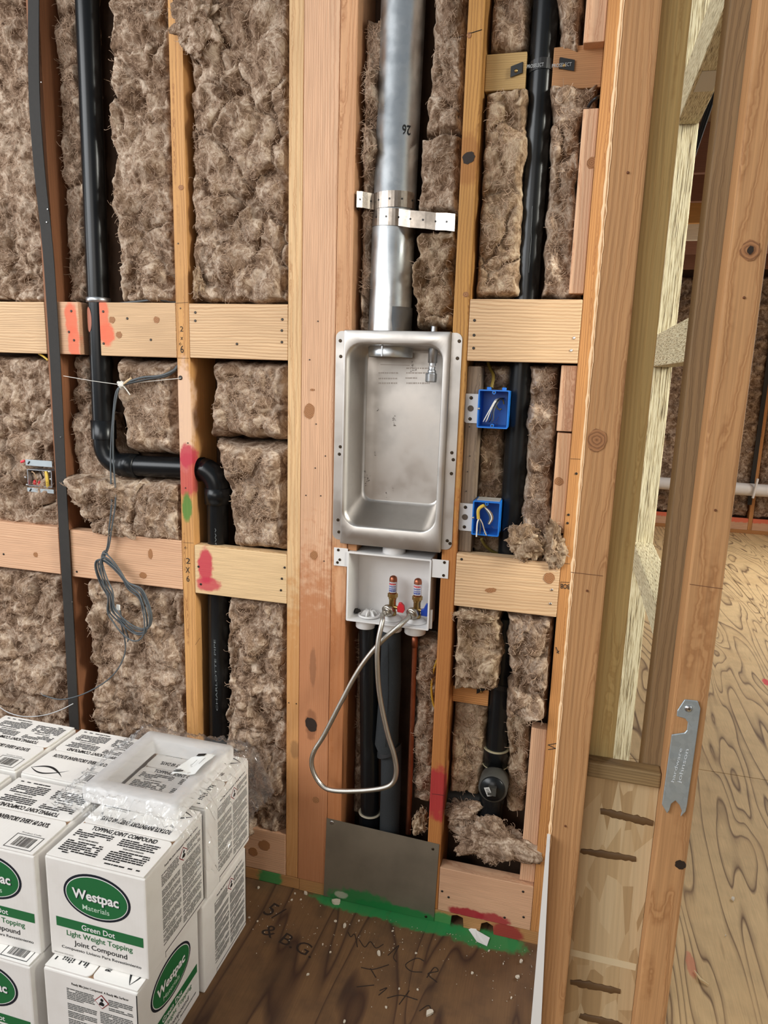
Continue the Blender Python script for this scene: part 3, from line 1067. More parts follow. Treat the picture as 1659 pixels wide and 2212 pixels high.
# ================================================================== insulation
batt('tall batt beyond the black strip, cut off by the edge', [(-30, -60, 92), (300, -60, 98), (655, -60, 112)], 0.018, seed=11)
batt('crumpled batt above and around the galvanized junction box', [(766, -60, 116), (900, -60, 124), (1135, -60, 140)], 0.018, seed=12, crease=1.3)
batt('batt under the lower block, beyond the black strip', [(1228, -60, 150), (1400, -60, 160), (1640, -60, 168)], 0.014, seed=13, amp=1.2)
batt('dark narrow batt sliver between the black strip and upper pipe', [(-30, 100, 172), (300, 128, 182), (655, 142, 190)], 0.045, seed=14, amp=0.8)
batt('pale batt beside the black pipe, touching the tan stud', [(-30, 226, 366), (300, 236, 376), (640, 252, 384), (658, 258, 384)], 0.010, seed=15)
batt('broad batt filling the bay between tan stud and pink post', [(-30, 388, 623), (300, 402, 624), (655, 412, 624)], 0.008, seed=16, crease=1.3)
batt('batt between the pipe and tan stud above the horizontal pipe', [(772, 238, 390), (880, 244, 396), (985, 262, 400)], 0.010, seed=17, crease=0.5, rnd=0.045)
batt('shredded thin batt strip next to the black strip, above the elbow', [(766, 136, 196), (860, 146, 204), (950, 154, 210)], 0.045, seed=18, amp=1.3)
batt('smooth folded batt piece left of the pipe elbow', [(890, 160, 216), (960, 164, 240), (1042, 168, 300)], 0.030, seed=19, amp=0.7, crease=0.4)
batt('torn layered batt sagging over the lower block, black strip side', [(1030, 132, 300), (1060, 140, 296), (1110, 160, 292), (1168, 200, 290)], -0.012, back=0.11, seed=20, amp=1.3, cell=0.08)
batt('square cut batt end below the horizontal pipe', [(1040, 290, 396), (1100, 282, 398), (1172, 284, 396)], -0.006, back=0.11, seed=21, amp=1.1, cell=0.08)
batt('broad low batt behind the hanging cable loop', [(1262, 186, 402), (1400, 196, 402), (1660, 206, 406)], 0.018, seed=22, amp=1.2)
batt('short batt wedge below the chatter marked block', [(776, 450, 622), (860, 446, 622), (950, 436, 622)], 0.012, seed=23, crease=0.6, rnd=0.04)
batt('slumped batt with a gap over it, beside the bent pipe', [(956, 446, 620), (1060, 480, 622), (1195, 492, 622)], 0.006, seed=24, crease=0.5, rnd=0.04)
batt('low batt between the vertical pipe and pink post', [(1295, 486, 620), (1500, 486, 616), (1800, 470, 613)], 0.014, seed=25, amp=1.2)
batt('thin ragged batt strip squeezed between orange stud and duct', [(25, 770, 832), (200, 772, 824), (410, 772, 812), (560, 766, 804), (712, 762, 800)], 0.030, seed=26, amp=1.2, cell=0.07, rag=0.014)
batt('lumpy batt strip between duct and yellow stud, topmost piece', [(-30, 928, 1010), (150, 924, 1000), (290, 912, 996)], 0.016, seed=27, amp=1.3, cell=0.07)
batt('batt piece resting above the perforated strap', [(286, 902, 1000), (380, 900, 994), (462, 898, 988)], 0.022, seed=28, amp=1.1, cell=0.08)
batt('torn batt hanging under the perforated strap over the gas stub', [(488, 900, 982), (600, 888, 980), (706, 890, 974)], 0.022, seed=29, mat=INS2, amp=1.5, cell=0.06, rag=0.014)
batt('dark batt pocket above the yellowish backing block', [(-30, 1056, 1150), (114, 1050, 1142)], 0.055, seed=30, amp=0.8)
batt('bright fluffy batt tip beside the pipe at the top', [(-30, 1198, 1262), (60, 1206, 1258), (108, 1204, 1262)], 0.030, seed=31, amp=1.3, cell=0.06)
batt('tall greyish batt between yellow stud and vent pipe', [(186, 1044, 1146), (420, 1036, 1134), (645, 1026, 1124)], 0.030, seed=32, mat=INS2, cell=0.1)
batt('tall brownish batt between vent pipe and packing stick', [(176, 1184, 1302), (260, 1186, 1262), (420, 1180, 1250), (645, 1166, 1246)], 0.034, seed=33, cell=0.1)
batt('shadowed batt seen between the two blue boxes', [(784, 1038, 1108), (930, 1036, 1092), (1200, 1016, 1086)], 0.085, seed=34, mat=INS2, amp=0.7)
batt('wispy batt beside the vent pipe, behind the knotted packing stick', [(784, 1140, 1212), (900, 1136, 1206), (1060, 1128, 1196), (1190, 1118, 1190)], 0.045, seed=35, amp=1.0)
batt('slumped batt hanging from the swirl grained block, yellow stud side', [(1308, 978, 1086), (1400, 976, 1086), (1498, 974, 1080)], 0.012, seed=36, mat=INS2, amp=1.6, cell=0.06, rag=0.014)
batt('shaggy batt drooping beside the orange end stud', [(1328, 1090, 1200), (1440, 1094, 1196), (1556, 1090, 1186)], 0.006, seed=37, amp=1.6, cell=0.06, rag=0.014)
batt('smooth low batt beside the cleanout, yellow stud side', [(1524, 974, 1058), (1620, 972, 1052), (1722, 970, 1036)], 0.060, seed=38, mat=INS2, amp=0.8)
batt('smooth low batt behind the standing packing stick', [(1548, 1090, 1152), (1640, 1092, 1146), (1760, 1088, 1138)], 0.050, seed=39, mat=INS2, amp=0.7)
batt('pale rumpled batt beside the copper tube', [(1385, 896, 942), (1500, 892, 938), (1740, 886, 930)], 0.055, seed=40, amp=1.3, cell=0.06)
batt('dark batt behind the black standpipe', [(1370, 748, 800), (1560, 746, 790), (1760, 742, 780)], 0.100, seed=41, amp=0.6)


def tuft_px(label, px, py, Y, wx, wz, seed, ry=0.03, **kw):
    p = at(px, py, Y)
    return tuft(label, p.x, p.z, p.y, wx, ry, wz, seed, **kw)


tuft_px('torn flap of batt folded over the top of the tan stud', 420, 48, -0.010, 0.062, 0.056, 51, rot=-0.6, amp=1.3, mat=INS)
tuft_px('tiny tuft poking out beside the tan stud above the block', 428, 612, -0.004, 0.015, 0.032, 52, ry=0.015)
tuft_px('torn tan clump sitting on the swirl grained block', 1132, 1168, 0.000, 0.044, 0.040, 53, amp=1.3)
tuft_px('grey curled shred hanging beside the end stud over the block', 1196, 1172, -0.004, 0.026, 0.040, 54, ry=0.02, amp=1.6)
tuft_px('large bundled clump lying on the red striped floor block', 1052, 1815, 0.02, 0.115, 0.055, 55, ry=0.045, mat=INS, amp=0.9, n=140)
tuft_px('small clump stuffed beside the foot of the copper tube', 908, 1775, 0.03, 0.020, 0.034, 56, ry=0.03)
tuft_px('ragged lip of fibre under the swirl grained block', 1020, 1330, 0.004, 0.05, 0.014, 57, ry=0.02)
tuft_px('fluffy scrap tucked behind the cleanout foot', 1000, 1755, 0.05, 0.05, 0.03, 58, ry=0.03, mat=INS)

# ================================================================== plumbing
def ring_pts(c, r, n=16, ax='z'):
    return None


def pipe(name, label, cat, pts_list, loc):
    return thing(name, label, cat, loc)


# stack pipe with two bends that runs through the tan stud
PX, PY, PR = -1.2865, 0.036, 0.0295
zt_h = at(330, 1009, PY).z
vx = -0.937
dp = thing('drain_pipe', 'black plastic stack pipe that bends twice and passes through the tan stud', 'pipe', (vx, PY, 0.0))
build('pipe', MB().tube([(PX + 0.014, PY, Z1), (PX, PY, zt_h + 0.10)], PR, 28), ABS, dp)
build('coupling', MB().lathe([(0.0345, 0), (0.0345, 0.052), (0.0295, 0.053)], (PX, PY, zt_h + 0.072), (0, 0, 1), 28), ABS, dp)
bend = [(PX, PY, zt_h + 0.078)] + [(PX + 0.058 * (1 - math.cos(a)), PY, zt_h + 0.058 - 0.058 * math.sin(a)) for a in [k * math.pi / 16 for k in range(9)]]
build('elbow', MB().tube(bend, 0.0305, 28), ABS, dp)
build('coupling', MB().lathe([(0.0295, -0.001), (0.0345, 0), (0.0345, 0.05), (0.0295, 0.052)], (PX + 0.055, PY, zt_h), (1, 0, 0), 28), ABS, dp)
hx1 = -0.975
build('pipe', MB().tube([(PX + 0.09, PY, zt_h), (hx1, PY + 0.012, zt_h + 0.004)], PR, 28), ABS, dp)
b2 = [(hx1 - 0.005, PY + 0.012, zt_h + 0.004)] + [(vx - 0.052 + 0.052 * math.sin(a), PY + 0.012, zt_h + 0.004 - 0.052 * (1 - math.cos(a))) for a in [k * math.pi / 16 for k in range(9)]]
build('elbow', MB().tube(b2, 0.0325, 28), ABS, dp)
build('coupling', MB().lathe([(0.030, 0.0), (0.0365, 0.001), (0.0365, 0.045), (0.034, 0.046)], (vx, PY + 0.012, zt_h - 0.092), (0, 0, 1), 28), ABS, dp)
vp = build('pipe', MB().tube([(vx, PY + 0.012, zt_h - 0.06), (vx - 0.010, PY + 0.012, 0.04)], PR, 28), ABS, dp)
tx = MB().text('CHARLOTTE PIPE', (vx + 0.006, PY + 0.012 - PR - 0.0006, at(480, 1530, PY).z), (-0.02, 0, 1), (-1, 0, 0), 0.006, 0.22)
tx.text('ABS DWV', (vx + 0.011, PY + 0.012 - PR + 0.0008, at(480, 1220, PY).z), (-0.02, 0, 1), (-1, 0, 0), 0.005, 0.11)
build('lettering', tx, plain('faint_print', c8(112, 118, 118), 0.6), vp)
cz = at(205, 646, 0.0).z
build('clamp_ring', MB().lathe([(0.0300, 0), (0.0322, 0.001), (0.0322, 0.013), (0.0300, 0.014)], (PX + 0.003, PY, cz - 0.007), (0, 0, 1), 28), GALV_DULL, dp, label='shiny metal ring')
op = MB()
for (xa, ya, w, h_) in ((193, 690, 0.010, 0.034),):
    p = at(xa, ya, PY - PR)
    rows_ = []
    for k in range(13):
        q = -1 + 2 * k / 12
        wd = w * math.sqrt(max(0, 1 - q * q)) + 0.0005
        rows_.append([(PX + 0.002 + (PR + 0.0006) * math.sin(a), PY - (PR + 0.0006) * math.cos(a), p.z + q * h_) for a in [(-0.42 + (j / 6 - 0.5) * 2 * wd / PR) for j in range(7)]])
    op.loft(rows_, closed=False)
build('spray_mark', op, plain('faded_orange_spray', c8(170, 104, 82), 0.6), dp)

# the hole bored through the tan stud, with a chipped rim
cut = MB().lathe([(0.0345, 0), (0.0345, 0.12)], (-1.065, PY + 0.008, zt_h + 0.002), (1, 0, 0), 24)
cut_me = cut.mesh('bore', ABS)
cut_o = bpy.data.objects.new('bore', cut_me)
COL.objects.link(cut_o)
md = s2.modifiers.new('bore', 'BOOLEAN')
md.operation, md.solver, md.object = 'DIFFERENCE', 'EXACT', cut_o
bpy.context.view_layer.update()
new_me = bpy.data.meshes.new_from_object(s2.evaluated_get(bpy.context.evaluated_depsgraph_get()))
s2.modifiers.clear()
s2.data = new_me
bpy.data.objects.remove(cut_o)

# tall vent in the narrow bay
vxp = -0.1285
vpipe = thing('vent_pipe', 'tall straight black vent pipe passing behind the wide wavy grained block', 'pipe', (vxp, 0.07, 1.05))
build('pipe', MB().tube([(vxp - 0.001, 0.07, Z1), (vxp, 0.07, 1.02)], 0.0285, 28), ABS, vpipe)
scratch = MB()
rg = random.Random(4)
sp_ = [at(1151 - (y - 440) * 0.055 + rg.uniform(-1, 1), y, 0.07 - 0.0288) for y in range(445, 600, 12)]
scratch.tube(sp_, 0.0004, 4)
build('scratch', scratch, plain('scratch_grey', c8(120, 126, 128), 0.6), vpipe)


def strap(label, c_left, c_right, px_c, py_c, R_, yc, wdt, mat, ends_y, letters=None):
    """plastic strap: flat ears on the blocks, arched over the pipe"""
    root = thing('pipe_strap', label, 'strap', (c_left.x, ends_y, c_left.z))
    L, Rr = c_left, c_right
    zc = (L.z + Rr.z) / 2
    pts = [V((L.x, ends_y - 0.002, L.z))]
    x0 = px_c
    n = 14
    arc = []
    for k in range(n + 1):
        a = math.pi * (0.06 + 0.88 * k / n)
        arc.append(V((x0 - (R_ + 0.0015) * math.cos(a), yc - (R_ + 0.0015) * math.sin(a), 0)))
    pts.append(V((x0 - R_ - 0.012, ends_y - 0.003, 0)))
    pts += arc
    pts.append(V((x0 + R_ + 0.012, ends_y - 0.003, 0)))
    pts.append(V((Rr.x, ends_y - 0.002, Rr.z)))
    for p in pts[1:-1]:
        t_ = (p.x - L.x) / (Rr.x - L.x)
        p.z = L.z + (Rr.z - L.z) * t_ + 0.012 * math.sin(math.pi * t_)
    m = MB()
    A = [p + V((0, 0, wdt / 2)) for p in pts]
    B = [p - V((0, 0, wdt / 2)) for p in pts]
    m.loft([[a, b, b + V((0, 0.0015, 0)), a + V((0, 0.0015, 0))] for a, b in zip(A, B)], 0, True, True, smooth=False)
    build('band', m, mat, root)
    sc_ = MB()
    for p in (L + V((0.012, 0, 0.001)), Rr - V((0.022, 0, -0.001))):
        sc_ = MB().lathe([(0.004, 0), (0.004, 0.001), (0.002, 0.002)], (p.x, ends_y - 0.0025, p.z), (0, -1, 0), 12)
        build('screw', sc_, BRASS, root)
    if letters:
        t_ = MB()
        t_.text('PROSELECT', (px_c - 0.030, yc - R_ - 0.0024, zc + 0.002), (1, 0, 0.06), (0, 0, 1), 0.0075, 0.036, 0.01)
        t_.text('PROSELECT', (Rr.x - 0.048, ends_y - 0.0042, Rr.z - 0.002), (1, 0, 0.02), (0, 0, 1), 0.0075, 0.042, 0.01)
        build('lettering', t_, plain_c('strap_lettering', c8(150, 152, 154)), root)
    return root


STRAPM = plain('black_strap', c8(20, 20, 22), 0.4)
strap('black lettered plastic strap around the vent pipe on two backing blocks', at(1103, 156, 0.043), at(1241, 142, 0.043), vxp - 0.001, 0, 0.0288, 0.07, 0.022, STRAPM, 0.043, True)

# cleanout low in the narrow bay
cl = thing('cleanout_pipe', 'short black pipe with a square plugged cleanout fitting above the fluffy bundle', 'pipe', (at(1076, 1740, 0.07).x, 0.07, at(1076, 1740, 0.07).z))
cx = at(1076, 1560, 0.075).x
zT, zB = at(1076, 1330, 0.075).z, at(1076, 1755, 0.075).z
z1_, z2_ = at(1076, 1618, 0.075).z, at(1076, 1650, 0.075).z
build('pipe', MB().tube([(cx, 0.075, zT), (cx, 0.075, zB + 0.02)], 0.0285, 26), ABS, cl)
build('hub', MB().lathe([(0.0285, 0.001), (0.034, 0), (0.034, z1_ - z2_), (0.0345, z1_ - z2_ + 0.004), (0.029, z1_ - z2_ + 0.005)], (cx, 0.075, z2_), (0, 0, 1), 26), ABS, cl)
for zz in (z1_ + 0.003, z2_ - 0.002):
    build('glue_ring', MB().lathe([(0.0332, 0), (0.0356, 0.0008), (0.0356, 0.0022), (0.0332, 0.003)], (cx, 0.075, zz), (0, 0, 1), 26), plain('yellow_glue', c8(150, 140, 112), 0.5), cl)
ca = at(1064, 1704, -0.012)
cb = V((cx + 0.004, 0.075, ca.z - 0.012))
ax = (ca - cb).normalized()
build('branch', MB().lathe([(0.030, 0), (0.034, 0.02), (0.038, 0.026), (0.038, (ca - cb).length - 0.004), (0.034, (ca - cb).length)], cb, ax, 30), plain('dusty_abs', c8(66, 64, 58), 0.7, var=0.4, bump_scale=40), cl)
pl = build('plug', MB().lathe([(0.033, 0), (0.031, 0.006), (0.0, 0.0062)], ca - ax * 0.001, ax, 30, caps=False), ABS, cl)
e1 = ax.orthogonal().normalized()
e2 = ax.cross(e1)
sq = [(0.015, 0), (0, 0.015), (-0.015, 0), (0, -0.015)]
build('square_nut', MB().prism([(a, b) for a, b in sq], ca + ax * 0.005, e1, e2, ax, 0.014), plain('dusty_abs2', c8(58, 56, 50), 0.7), pl)
lc = ca + ax * 0.0195 + V((-0.009, 0, -0.001))
lb = MB().prism([(-0.007, -0.016), (0.007, -0.016), (0.007, 0.016), (-0.007, 0.016)], lc, V((0.95, -0.05, 0.3)).normalized(), V((-0.3, -0.3, 0.9)).normalized(), ax, 0.0006)
build('paper_label', lb, PAPER, pl)
lb = MB()
for k in range(5):
    o_ = lc + V((-0.3, -0.3, 0.9)).normalized() * (k * 0.005 - 0.011) + ax * 0.001
    w_ = 0.004 if k != 2 else 0.0055
    lb.poly([(-w_, 0), (w_, 0), (w_, 0.002), (-w_, 0.002)], o_, V((0.95, -0.05, 0.3)).normalized(), V((-0.3, -0.3, 0.9)).normalized())
build('print', lb, INKK, pl, kind='stuff')
zl = at(1000, 1725, 0.09).z
build('side_pipe', MB().tube([(-0.2527, 0.095, zl), (cx - 0.02, 0.095, zl - 0.004)], 0.0275, 22), plain('dusty_abs3', c8(44, 42, 38), 0.7), cl)
build('foot_bend', MB().tube([(cx, 0.075, z2_ - 0.05), (cx - 0.004, 0.075, zB), (cx - 0.004, 0.075, zB - 0.05)], 0.034, 26), ABS, cl)
strap('black plastic strap on the low backing block around the cleanout pipe', at(1030, 1492, 0.058), at(1098, 1488, 0.058), cx, 0, 0.0288, 0.075, 0.014, STRAPM, 0.055, False)
for (xa, xb) in ((976, 1000), (1042, 1062)):
    pa_, pb_ = at(xa, 1990, 0.03), at(xb, 2000, 0.03)
    mb = MB().tube([(pa_.x + 0.016, 0.06, 0.0), (pa_.x + 0.016, 0.06, 0.034)], 0.012, 14)
    build('stub_pipe', mb, plain('dark_stub_%d' % xa, c8(66, 50, 42), 0.6), label='dark pipe stub in the %s notch of the sole plate' % ('narrower' if xa < 1000 else 'wider, paper covered'), cat='pipe')

# galvanized duct
dx0, dx1, dyc, dr = -0.4475, -0.4605, 0.060, 0.0515
zd1 = 1.5
duct = thing('exhaust_duct', 'shiny galvanized round duct running down into the metal wall box', 'duct', (dx1, dyc, zd1))


def dctr(z):
    t_ = (Z1 - z) / (Z1 - 1.6)
    return V((dx0 + (dx1 - dx0) * t_, dyc, z))


segs = [(Z1, dr), (at(860, 430, .01).z + 0.002, dr), (at(860, 430, .01).z, dr + 0.0012), (1.63, dr + 0.0012), (1.60, dr + 0.002)]
build('duct_pipe', MB().tube([dctr(z) for z, r in segs], [r for z, r in segs], 40, caps=False), GALV, duct)
zo0, zo1 = at(845, 748, 0.01).z, at(845, 771, 0.01).z
build('duct_end', MB().lathe([(dr + 0.0035, 0), (dr + 0.0045, 0.002), (dr + 0.0045, zo0 - zo1), (dr, zo0 - zo1 + 0.001), (dr, 0.12), (dr - 0.002, 0.12), (dr - 0.002, 0.001)], (dx1 + 0.005, dyc, zo1), (0, 0, 1), 40, caps=False), GALV, duct)
build('seam_screw', MB().box((dx1 - 0.004, dyc - dr - 0.006, zo1 + 0.001), (dx1 - 0.001, dyc - dr - 0.0042, zo0)), GALV_DULL, duct)
p26 = at(897, 283, 0.03)
dt = MB()
for ch, ang in (('2', 0.78), ('6', 0.56)):
    o_ = V((dctr(p26.z).x + (dr + 0.0012) * math.sin(ang + 0.08), dyc - (dr + 0.0012) * math.cos(ang + 0.08), p26.z + 0.010))
    u_ = V((-math.cos(ang), -math.sin(ang), 0))
    dt.text(ch, o_, u_, (0, 0, -1), 0.021, 0.010, 0.01)
build('gauge_lettering', dt, INKK, duct)


def hang_strap(label, left, right, zl, zr, ya, yb, w):
    root = thing('duct_strap', label, 'strap', (left, ya, zl))
    pts = [V((left, ya, 0))]
    cxx = dctr((zl + zr) / 2).x
    a0 = 2.9 if ya > -0.001 else 2.5
    arc = [V((cxx + (dr + 0.003) * math.cos(a), dyc - (dr + 0.003) * math.sin(a), 0)) for a in np.linspace(math.pi * 0.97, math.pi * 0.08, 16)]
    return root, pts, arc


def band(root, pts, w, mat):
    t_ = [0]
    for i in range(1, len(pts)):
        t_.append(t_[-1] + (pts[i] - pts[i - 1]).length)
    m = MB()
    rings = []
    for i, p in enumerate(pts):
        d = (pts[min(i + 1, len(pts) - 1)] - pts[max(i - 1, 0)]).normalized()
        nn = V((d.y, -d.x, 0)).normalized() * -0.0008
        rings.append([p + V((0, 0, w / 2)), p - V((0, 0, w / 2)), p - V((0, 0, w / 2)) + nn, p + V((0, 0, w / 2)) + nn])
    m.loft(rings, 0, True, True, smooth=False)
    o_ = build('band', m, mat, root)
    # punched holes, dark discs
    d_ = 0.016
    while d_ < t_[-1]:
        i = max(k for k in range(len(t_)) if t_[k] <= d_)
        i = min(i, len(pts) - 2)
        f_ = (d_ - t_[i]) / max(1e-6, t_[i + 1] - t_[i])
        p = pts[i].lerp(pts[i + 1], f_)
        d = (pts[i + 1] - pts[i]).normalized()
        n_ = V((d.y, -d.x, 0)).normalized()
        if n_.y > 0:
            n_ = -n_
        build('hole', MB().lathe([(0.0024, 0), (0.0022, 0.0004)], p + n_ * 0.0006, n_, 10), WIREK, o_)
        d_ += 0.030
    return o_


BAND = galv('strap_metal', c8(168, 158, 148), 0.30, 30)
za, zb = at(785, 430, 0.0).z, at(880, 428, 0.0).z
r_ = thing('duct_strap', 'upper perforated metal strap nailed to the orange stud and wrapped over the duct', 'strap', (-0.5415, 0.0, za))
cxx = dctr(za).x
arc = [V((cxx + (dr + 0.003) * math.cos(a), dyc - (dr + 0.003) * math.sin(a), za + 0.002 * k / 16)) for k, a in enumerate(np.linspace(math.pi * 0.80, math.pi * 0.10, 16))]
p0 = V((-0.539, 0.030, za - 0.002))
ptsb = [p0, V((-0.5375, 0.004, za - 0.002)), V((-0.533, -0.006, za - 0.001)), V((-0.522, 0.004, za)), V((-0.512, 0.016, za))] + arc
band(r_, ptsb, 0.036, BAND)
za = at(860, 466, 0.0).z
r_ = thing('duct_strap', 'lower perforated metal strap from the duct across to the yellow stud', 'strap', (-0.2915, 0.01, za))
arc = [V((cxx + (dr + 0.003) * math.cos(a), dyc - (dr + 0.003) * math.sin(a), za + 0.004 - 0.006 * k / 16)) for k, a in enumerate(np.linspace(math.pi * 0.98, math.pi * 0.36, 14))]
zr = at(960, 478, 0.0).z
ptsb = arc + [V((-0.405, 0.008, za - 0.006)), V((-0.37, 0.010, zr + 0.006)), V((-0.345, 0.014, zr + 0.003)), V((-0.318, 0.004, zr)), V((-0.2965, -0.003, zr - 0.004)), V((-0.2935, 0.012, zr - 0.004))]
band(r_, ptsb, 0.038, BAND)

# gas stub beside the duct, entering the wall box
gp = thing('gas_stub', 'thin galvanized gas stub with a square capped end inside the metal wall box', 'pipe', (at(936, 800, 0.05).x, 0.05, at(936, 826, 0.05).z))
gx = at(935, 770, 0.05).x
gz = [at(935, y, 0.05).z for y in (690, 768, 790, 796, 800, 806, 826)]
build('pipe', MB().tube([(gx + 0.001, 0.05, gz[0] + 0.02), (gx, 0.05, gz[2])], 0.0085, 18), GALV_DULL, gp)
build('collar', MB().lathe([(0.0085, 0), (0.0115, 0.001), (0.0115, gz[0] - gz[1] - 0.02), (0.0085, gz[0] - gz[1] - 0.018)], (gx, 0.05, gz[2] + 0.006), (0, 0, 1), 18), GALV_DULL, gp)
build('nipple', MB().lathe([(0.0085, 0), (0.0105, 0.001), (0.0105, 0.008), (0.008, 0.010), (0.0085, 0.018)], (gx - 0.001, 0.05, gz[5] - 0.002), (0, 0, 1), 18), GALV_DULL, gp)
hexa = [(0.0148 * math.cos(a + 0.3), 0.0148 * math.sin(a + 0.3)) for a in [k * math.pi / 3 for k in range(6)]]
build('cap', MB().prism(hexa, (gx - 0.002, 0.05, gz[6]), (1, 0, 0), (0, 1, 0), (0, 0, 1), gz[5] - gz[6]), GALV_DULL, gp, 0.003)


# metal wall box (dryer connection)
def rrect(x0, x1, z0, z1, r, y, n=6):
    out = []
    for cx_, cz_, a0 in ((x1 - r, z1 - r, 0), (x0 + r, z1 - r, 90), (x0 + r, z0 + r, 180), (x1 - r, z0 + r, 270)):
        for k in range(n + 1):
            a = math.radians(a0 + 90 * k / n)
            out.append(V((cx_ + r * math.cos(a), y, cz_ + r * math.sin(a))))
    return out


wbx = thing('metal_wall_box', 'pressed grey metal dryer box with rounded recess, screwed to the studs', 'box', (-0.42, 0, 1.066))
FX0, FX1 = -0.580, -0.2655
m = MB()
fz0, fz1 = 1.073, 1.601
outr = rrect(FX0, FX1, fz0, fz1, 0.016, -0.0022)
inn_ = rrect(-0.556, -0.290, 1.066, 1.6035, 0.004, -0.0022)
dy = V((0, 0.0014, 0))
inn_ = rrect(-0.556, -0.292, 1.075, 1.599, 0.004, -0.0022)
m.loft([[p + dy for p in inn_], [p + dy for p in outr], outr, inn_], smooth=False)
build('flange', m, STEEL, wbx)
m = MB()
r0 = rrect(-0.557, -0.291, 1.0655, 1.6035, 0.003, -0.0015)
r1 = rrect(-0.5565, -0.2915, 1.066, 1.603, 0.003, -0.011)
r2 = rrect(-0.555, -0.293, 1.0675, 1.6015, 0.004, -0.0125)
r3 = rrect(-0.5525, -0.3055, 1.112, 1.5745, 0.040, -0.0125)
r4 = rrect(-0.5480, -0.3085, 1.115, 1.5715, 0.038, -0.011)
r5 = rrect(-0.5404, -0.3095, 1.118, 1.5690, 0.037, -0.001)
r6 = rrect(-0.5330, -0.3170, 1.158, 1.562, 0.030, 0.086)
r7 = rrect(-0.5295, -0.3195, 1.163, 1.559, 0.027, 0.0935)
r8 = rrect(-0.525, -0.324, 1.168, 1.555, 0.024, 0.096)
m.loft([r0, r1, r2, r3, r4, r5, r6, r7, r8], 0, False, True)
build('recess', m, STEEL, wbx, recalc=False)
nails(wbx, [at(x, y, -0.0024) for x, y in ((735, 736), (736, 770), (992, 737), (988, 774), (735, 965), (733, 981), (976, 978), (979, 993), (975, 1023), (730, 1123), (732, 1149), (966, 1168), (972, 1174))], SCREW, 0.0042, name='screw')
em = MB()
za_ = at(820, 788, 0.094)
em.box((at(822, 788, .095).x, 0.0945, za_.z), (at(884, 788, .095).x, 0.096, za_.z + 0.0016))
rg = random.Random(3)
for (xa, xb, y) in ((878, 925, 797), (818, 860, 807), (878, 925, 807), (818, 858, 819), (876, 902, 818), (818, 858, 829), (878, 926, 829)):
    x = xa
    while x < xb:
        p = at(x, y, 0.095)
        em.box((p.x, 0.0945, p.z), (p.x + 0.0016, 0.096, p.z + 0.0035))
        x += rg.choice((3, 3.5, 4))
build('embossed_marks', em, plain('embossed_metal', c8(150, 140, 132), 0.4, 0.8), wbx, kind='stuff')
li = MB()
for (x, y, n_, w) in ((793, 1033, 30, 9), (850, 905, 14, 5), (892, 790, 22, 8), (852, 915, 6, 4), (810, 985, 6, 4), (816, 885, 4, 3), (848, 1060, 3, 3), (835, 1072, 3, 4)):
    for k in range(n_):
        p = at(x + rg.gauss(0, w * 0.35), y + rg.gauss(0, w), 0.0945)
        s_ = rg.uniform(0.0006, 0.0022)
        a = rg.uniform(0, 3)
        li.prism([(s_ * math.cos(a), s_ * math.sin(a)), (-s_ * 0.5, s_ * 0.6), (-s_ * math.cos(a), -s_ * 0.7)], p, (1, 0, 0), (0, 0, 1), (0, -1, 0), 0.0006)
build('lint_specks', li, plain('dark_lint', c8(66, 52, 42), 0.9), wbx, kind='stuff')

# white laundry outlet box
lx0, lx1, lz0, lz1 = -0.5375, -0.3140, 0.855, 1.0445
lbx = thing('laundry_outlet_box', 'white plastic washer outlet box between the metal box and the black standpipe', 'box', (-0.426, 0.0, 0.84))
m = MB()
o0 = rrect(lx0, lx1, lz0, lz1, 0.003, 0.075, 2)
o1 = rrect(lx0, lx1, lz0, lz1, 0.003, -0.006, 2)
i1 = rrect(lx0 + 0.0045, lx1 - 0.0045, lz0 + 0.0045, lz1 - 0.0045, 0.002, -0.006, 2)
i2 = rrect(lx0 + 0.010, lx1 - 0.007, lz0 + 0.006, lz1 - 0.010, 0.004, 0.070, 2)
m.loft([o0, o1, i1, i2], 0, True, True, smooth=False)
build('shell', m, WHITEP, lbx)
for xa, ya, xb, yb in ((722, 1182, 751, 1224), (934, 1207, 968, 1250)):
    pa_, pb_ = at(xa, ya, -0.001), at(xb, yb, -0.001)
    e_ = build('mounting_ear', MB().box((pa_.x, -0.0032, pb_.z), (pb_.x, -0.0009, pa_.z)), WHITEP, lbx, 0.0006, 1)
nails(lbx, [at(x, y, -0.0032) for x, y in ((731, 1188), (734, 1209), (729, 1215), (960, 1215), (958, 1243))], SCREW, 0.0038, name='screw')
nk = at(851, 1185, 0.03)
build('knockout_neck', MB().lathe([(0.029, 0), (0.030, 0.001), (0.030, 0.018), (0.028, 0.020)], (nk.x, 0.032, lz1 - 0.001), (0, 0, 1), 28), WHITEP, lbx)
for px_, r_2 in ((790, 0.0255), (846, 0.0265), (897, 0.027)):
    p = at(px_, 1352, 0.035)
    build('socket', MB().lathe([(r_2, 0), (r_2 + 0.0015, 0.002), (r_2 + 0.0015, 0.030)], (p.x, 0.035, lz0 - 0.026), (0, 0, 1), 28), WHITEP, lbx)
pa_, pb_ = at(927, 1318, 0), at(934, 1360, 0)
m = MB()
m.box((lx1, 0.002, pb_.z), (lx1 + 0.007, 0.010, pa_.z))
build('side_tab', m, WHITEP, lbx, 0.0015)
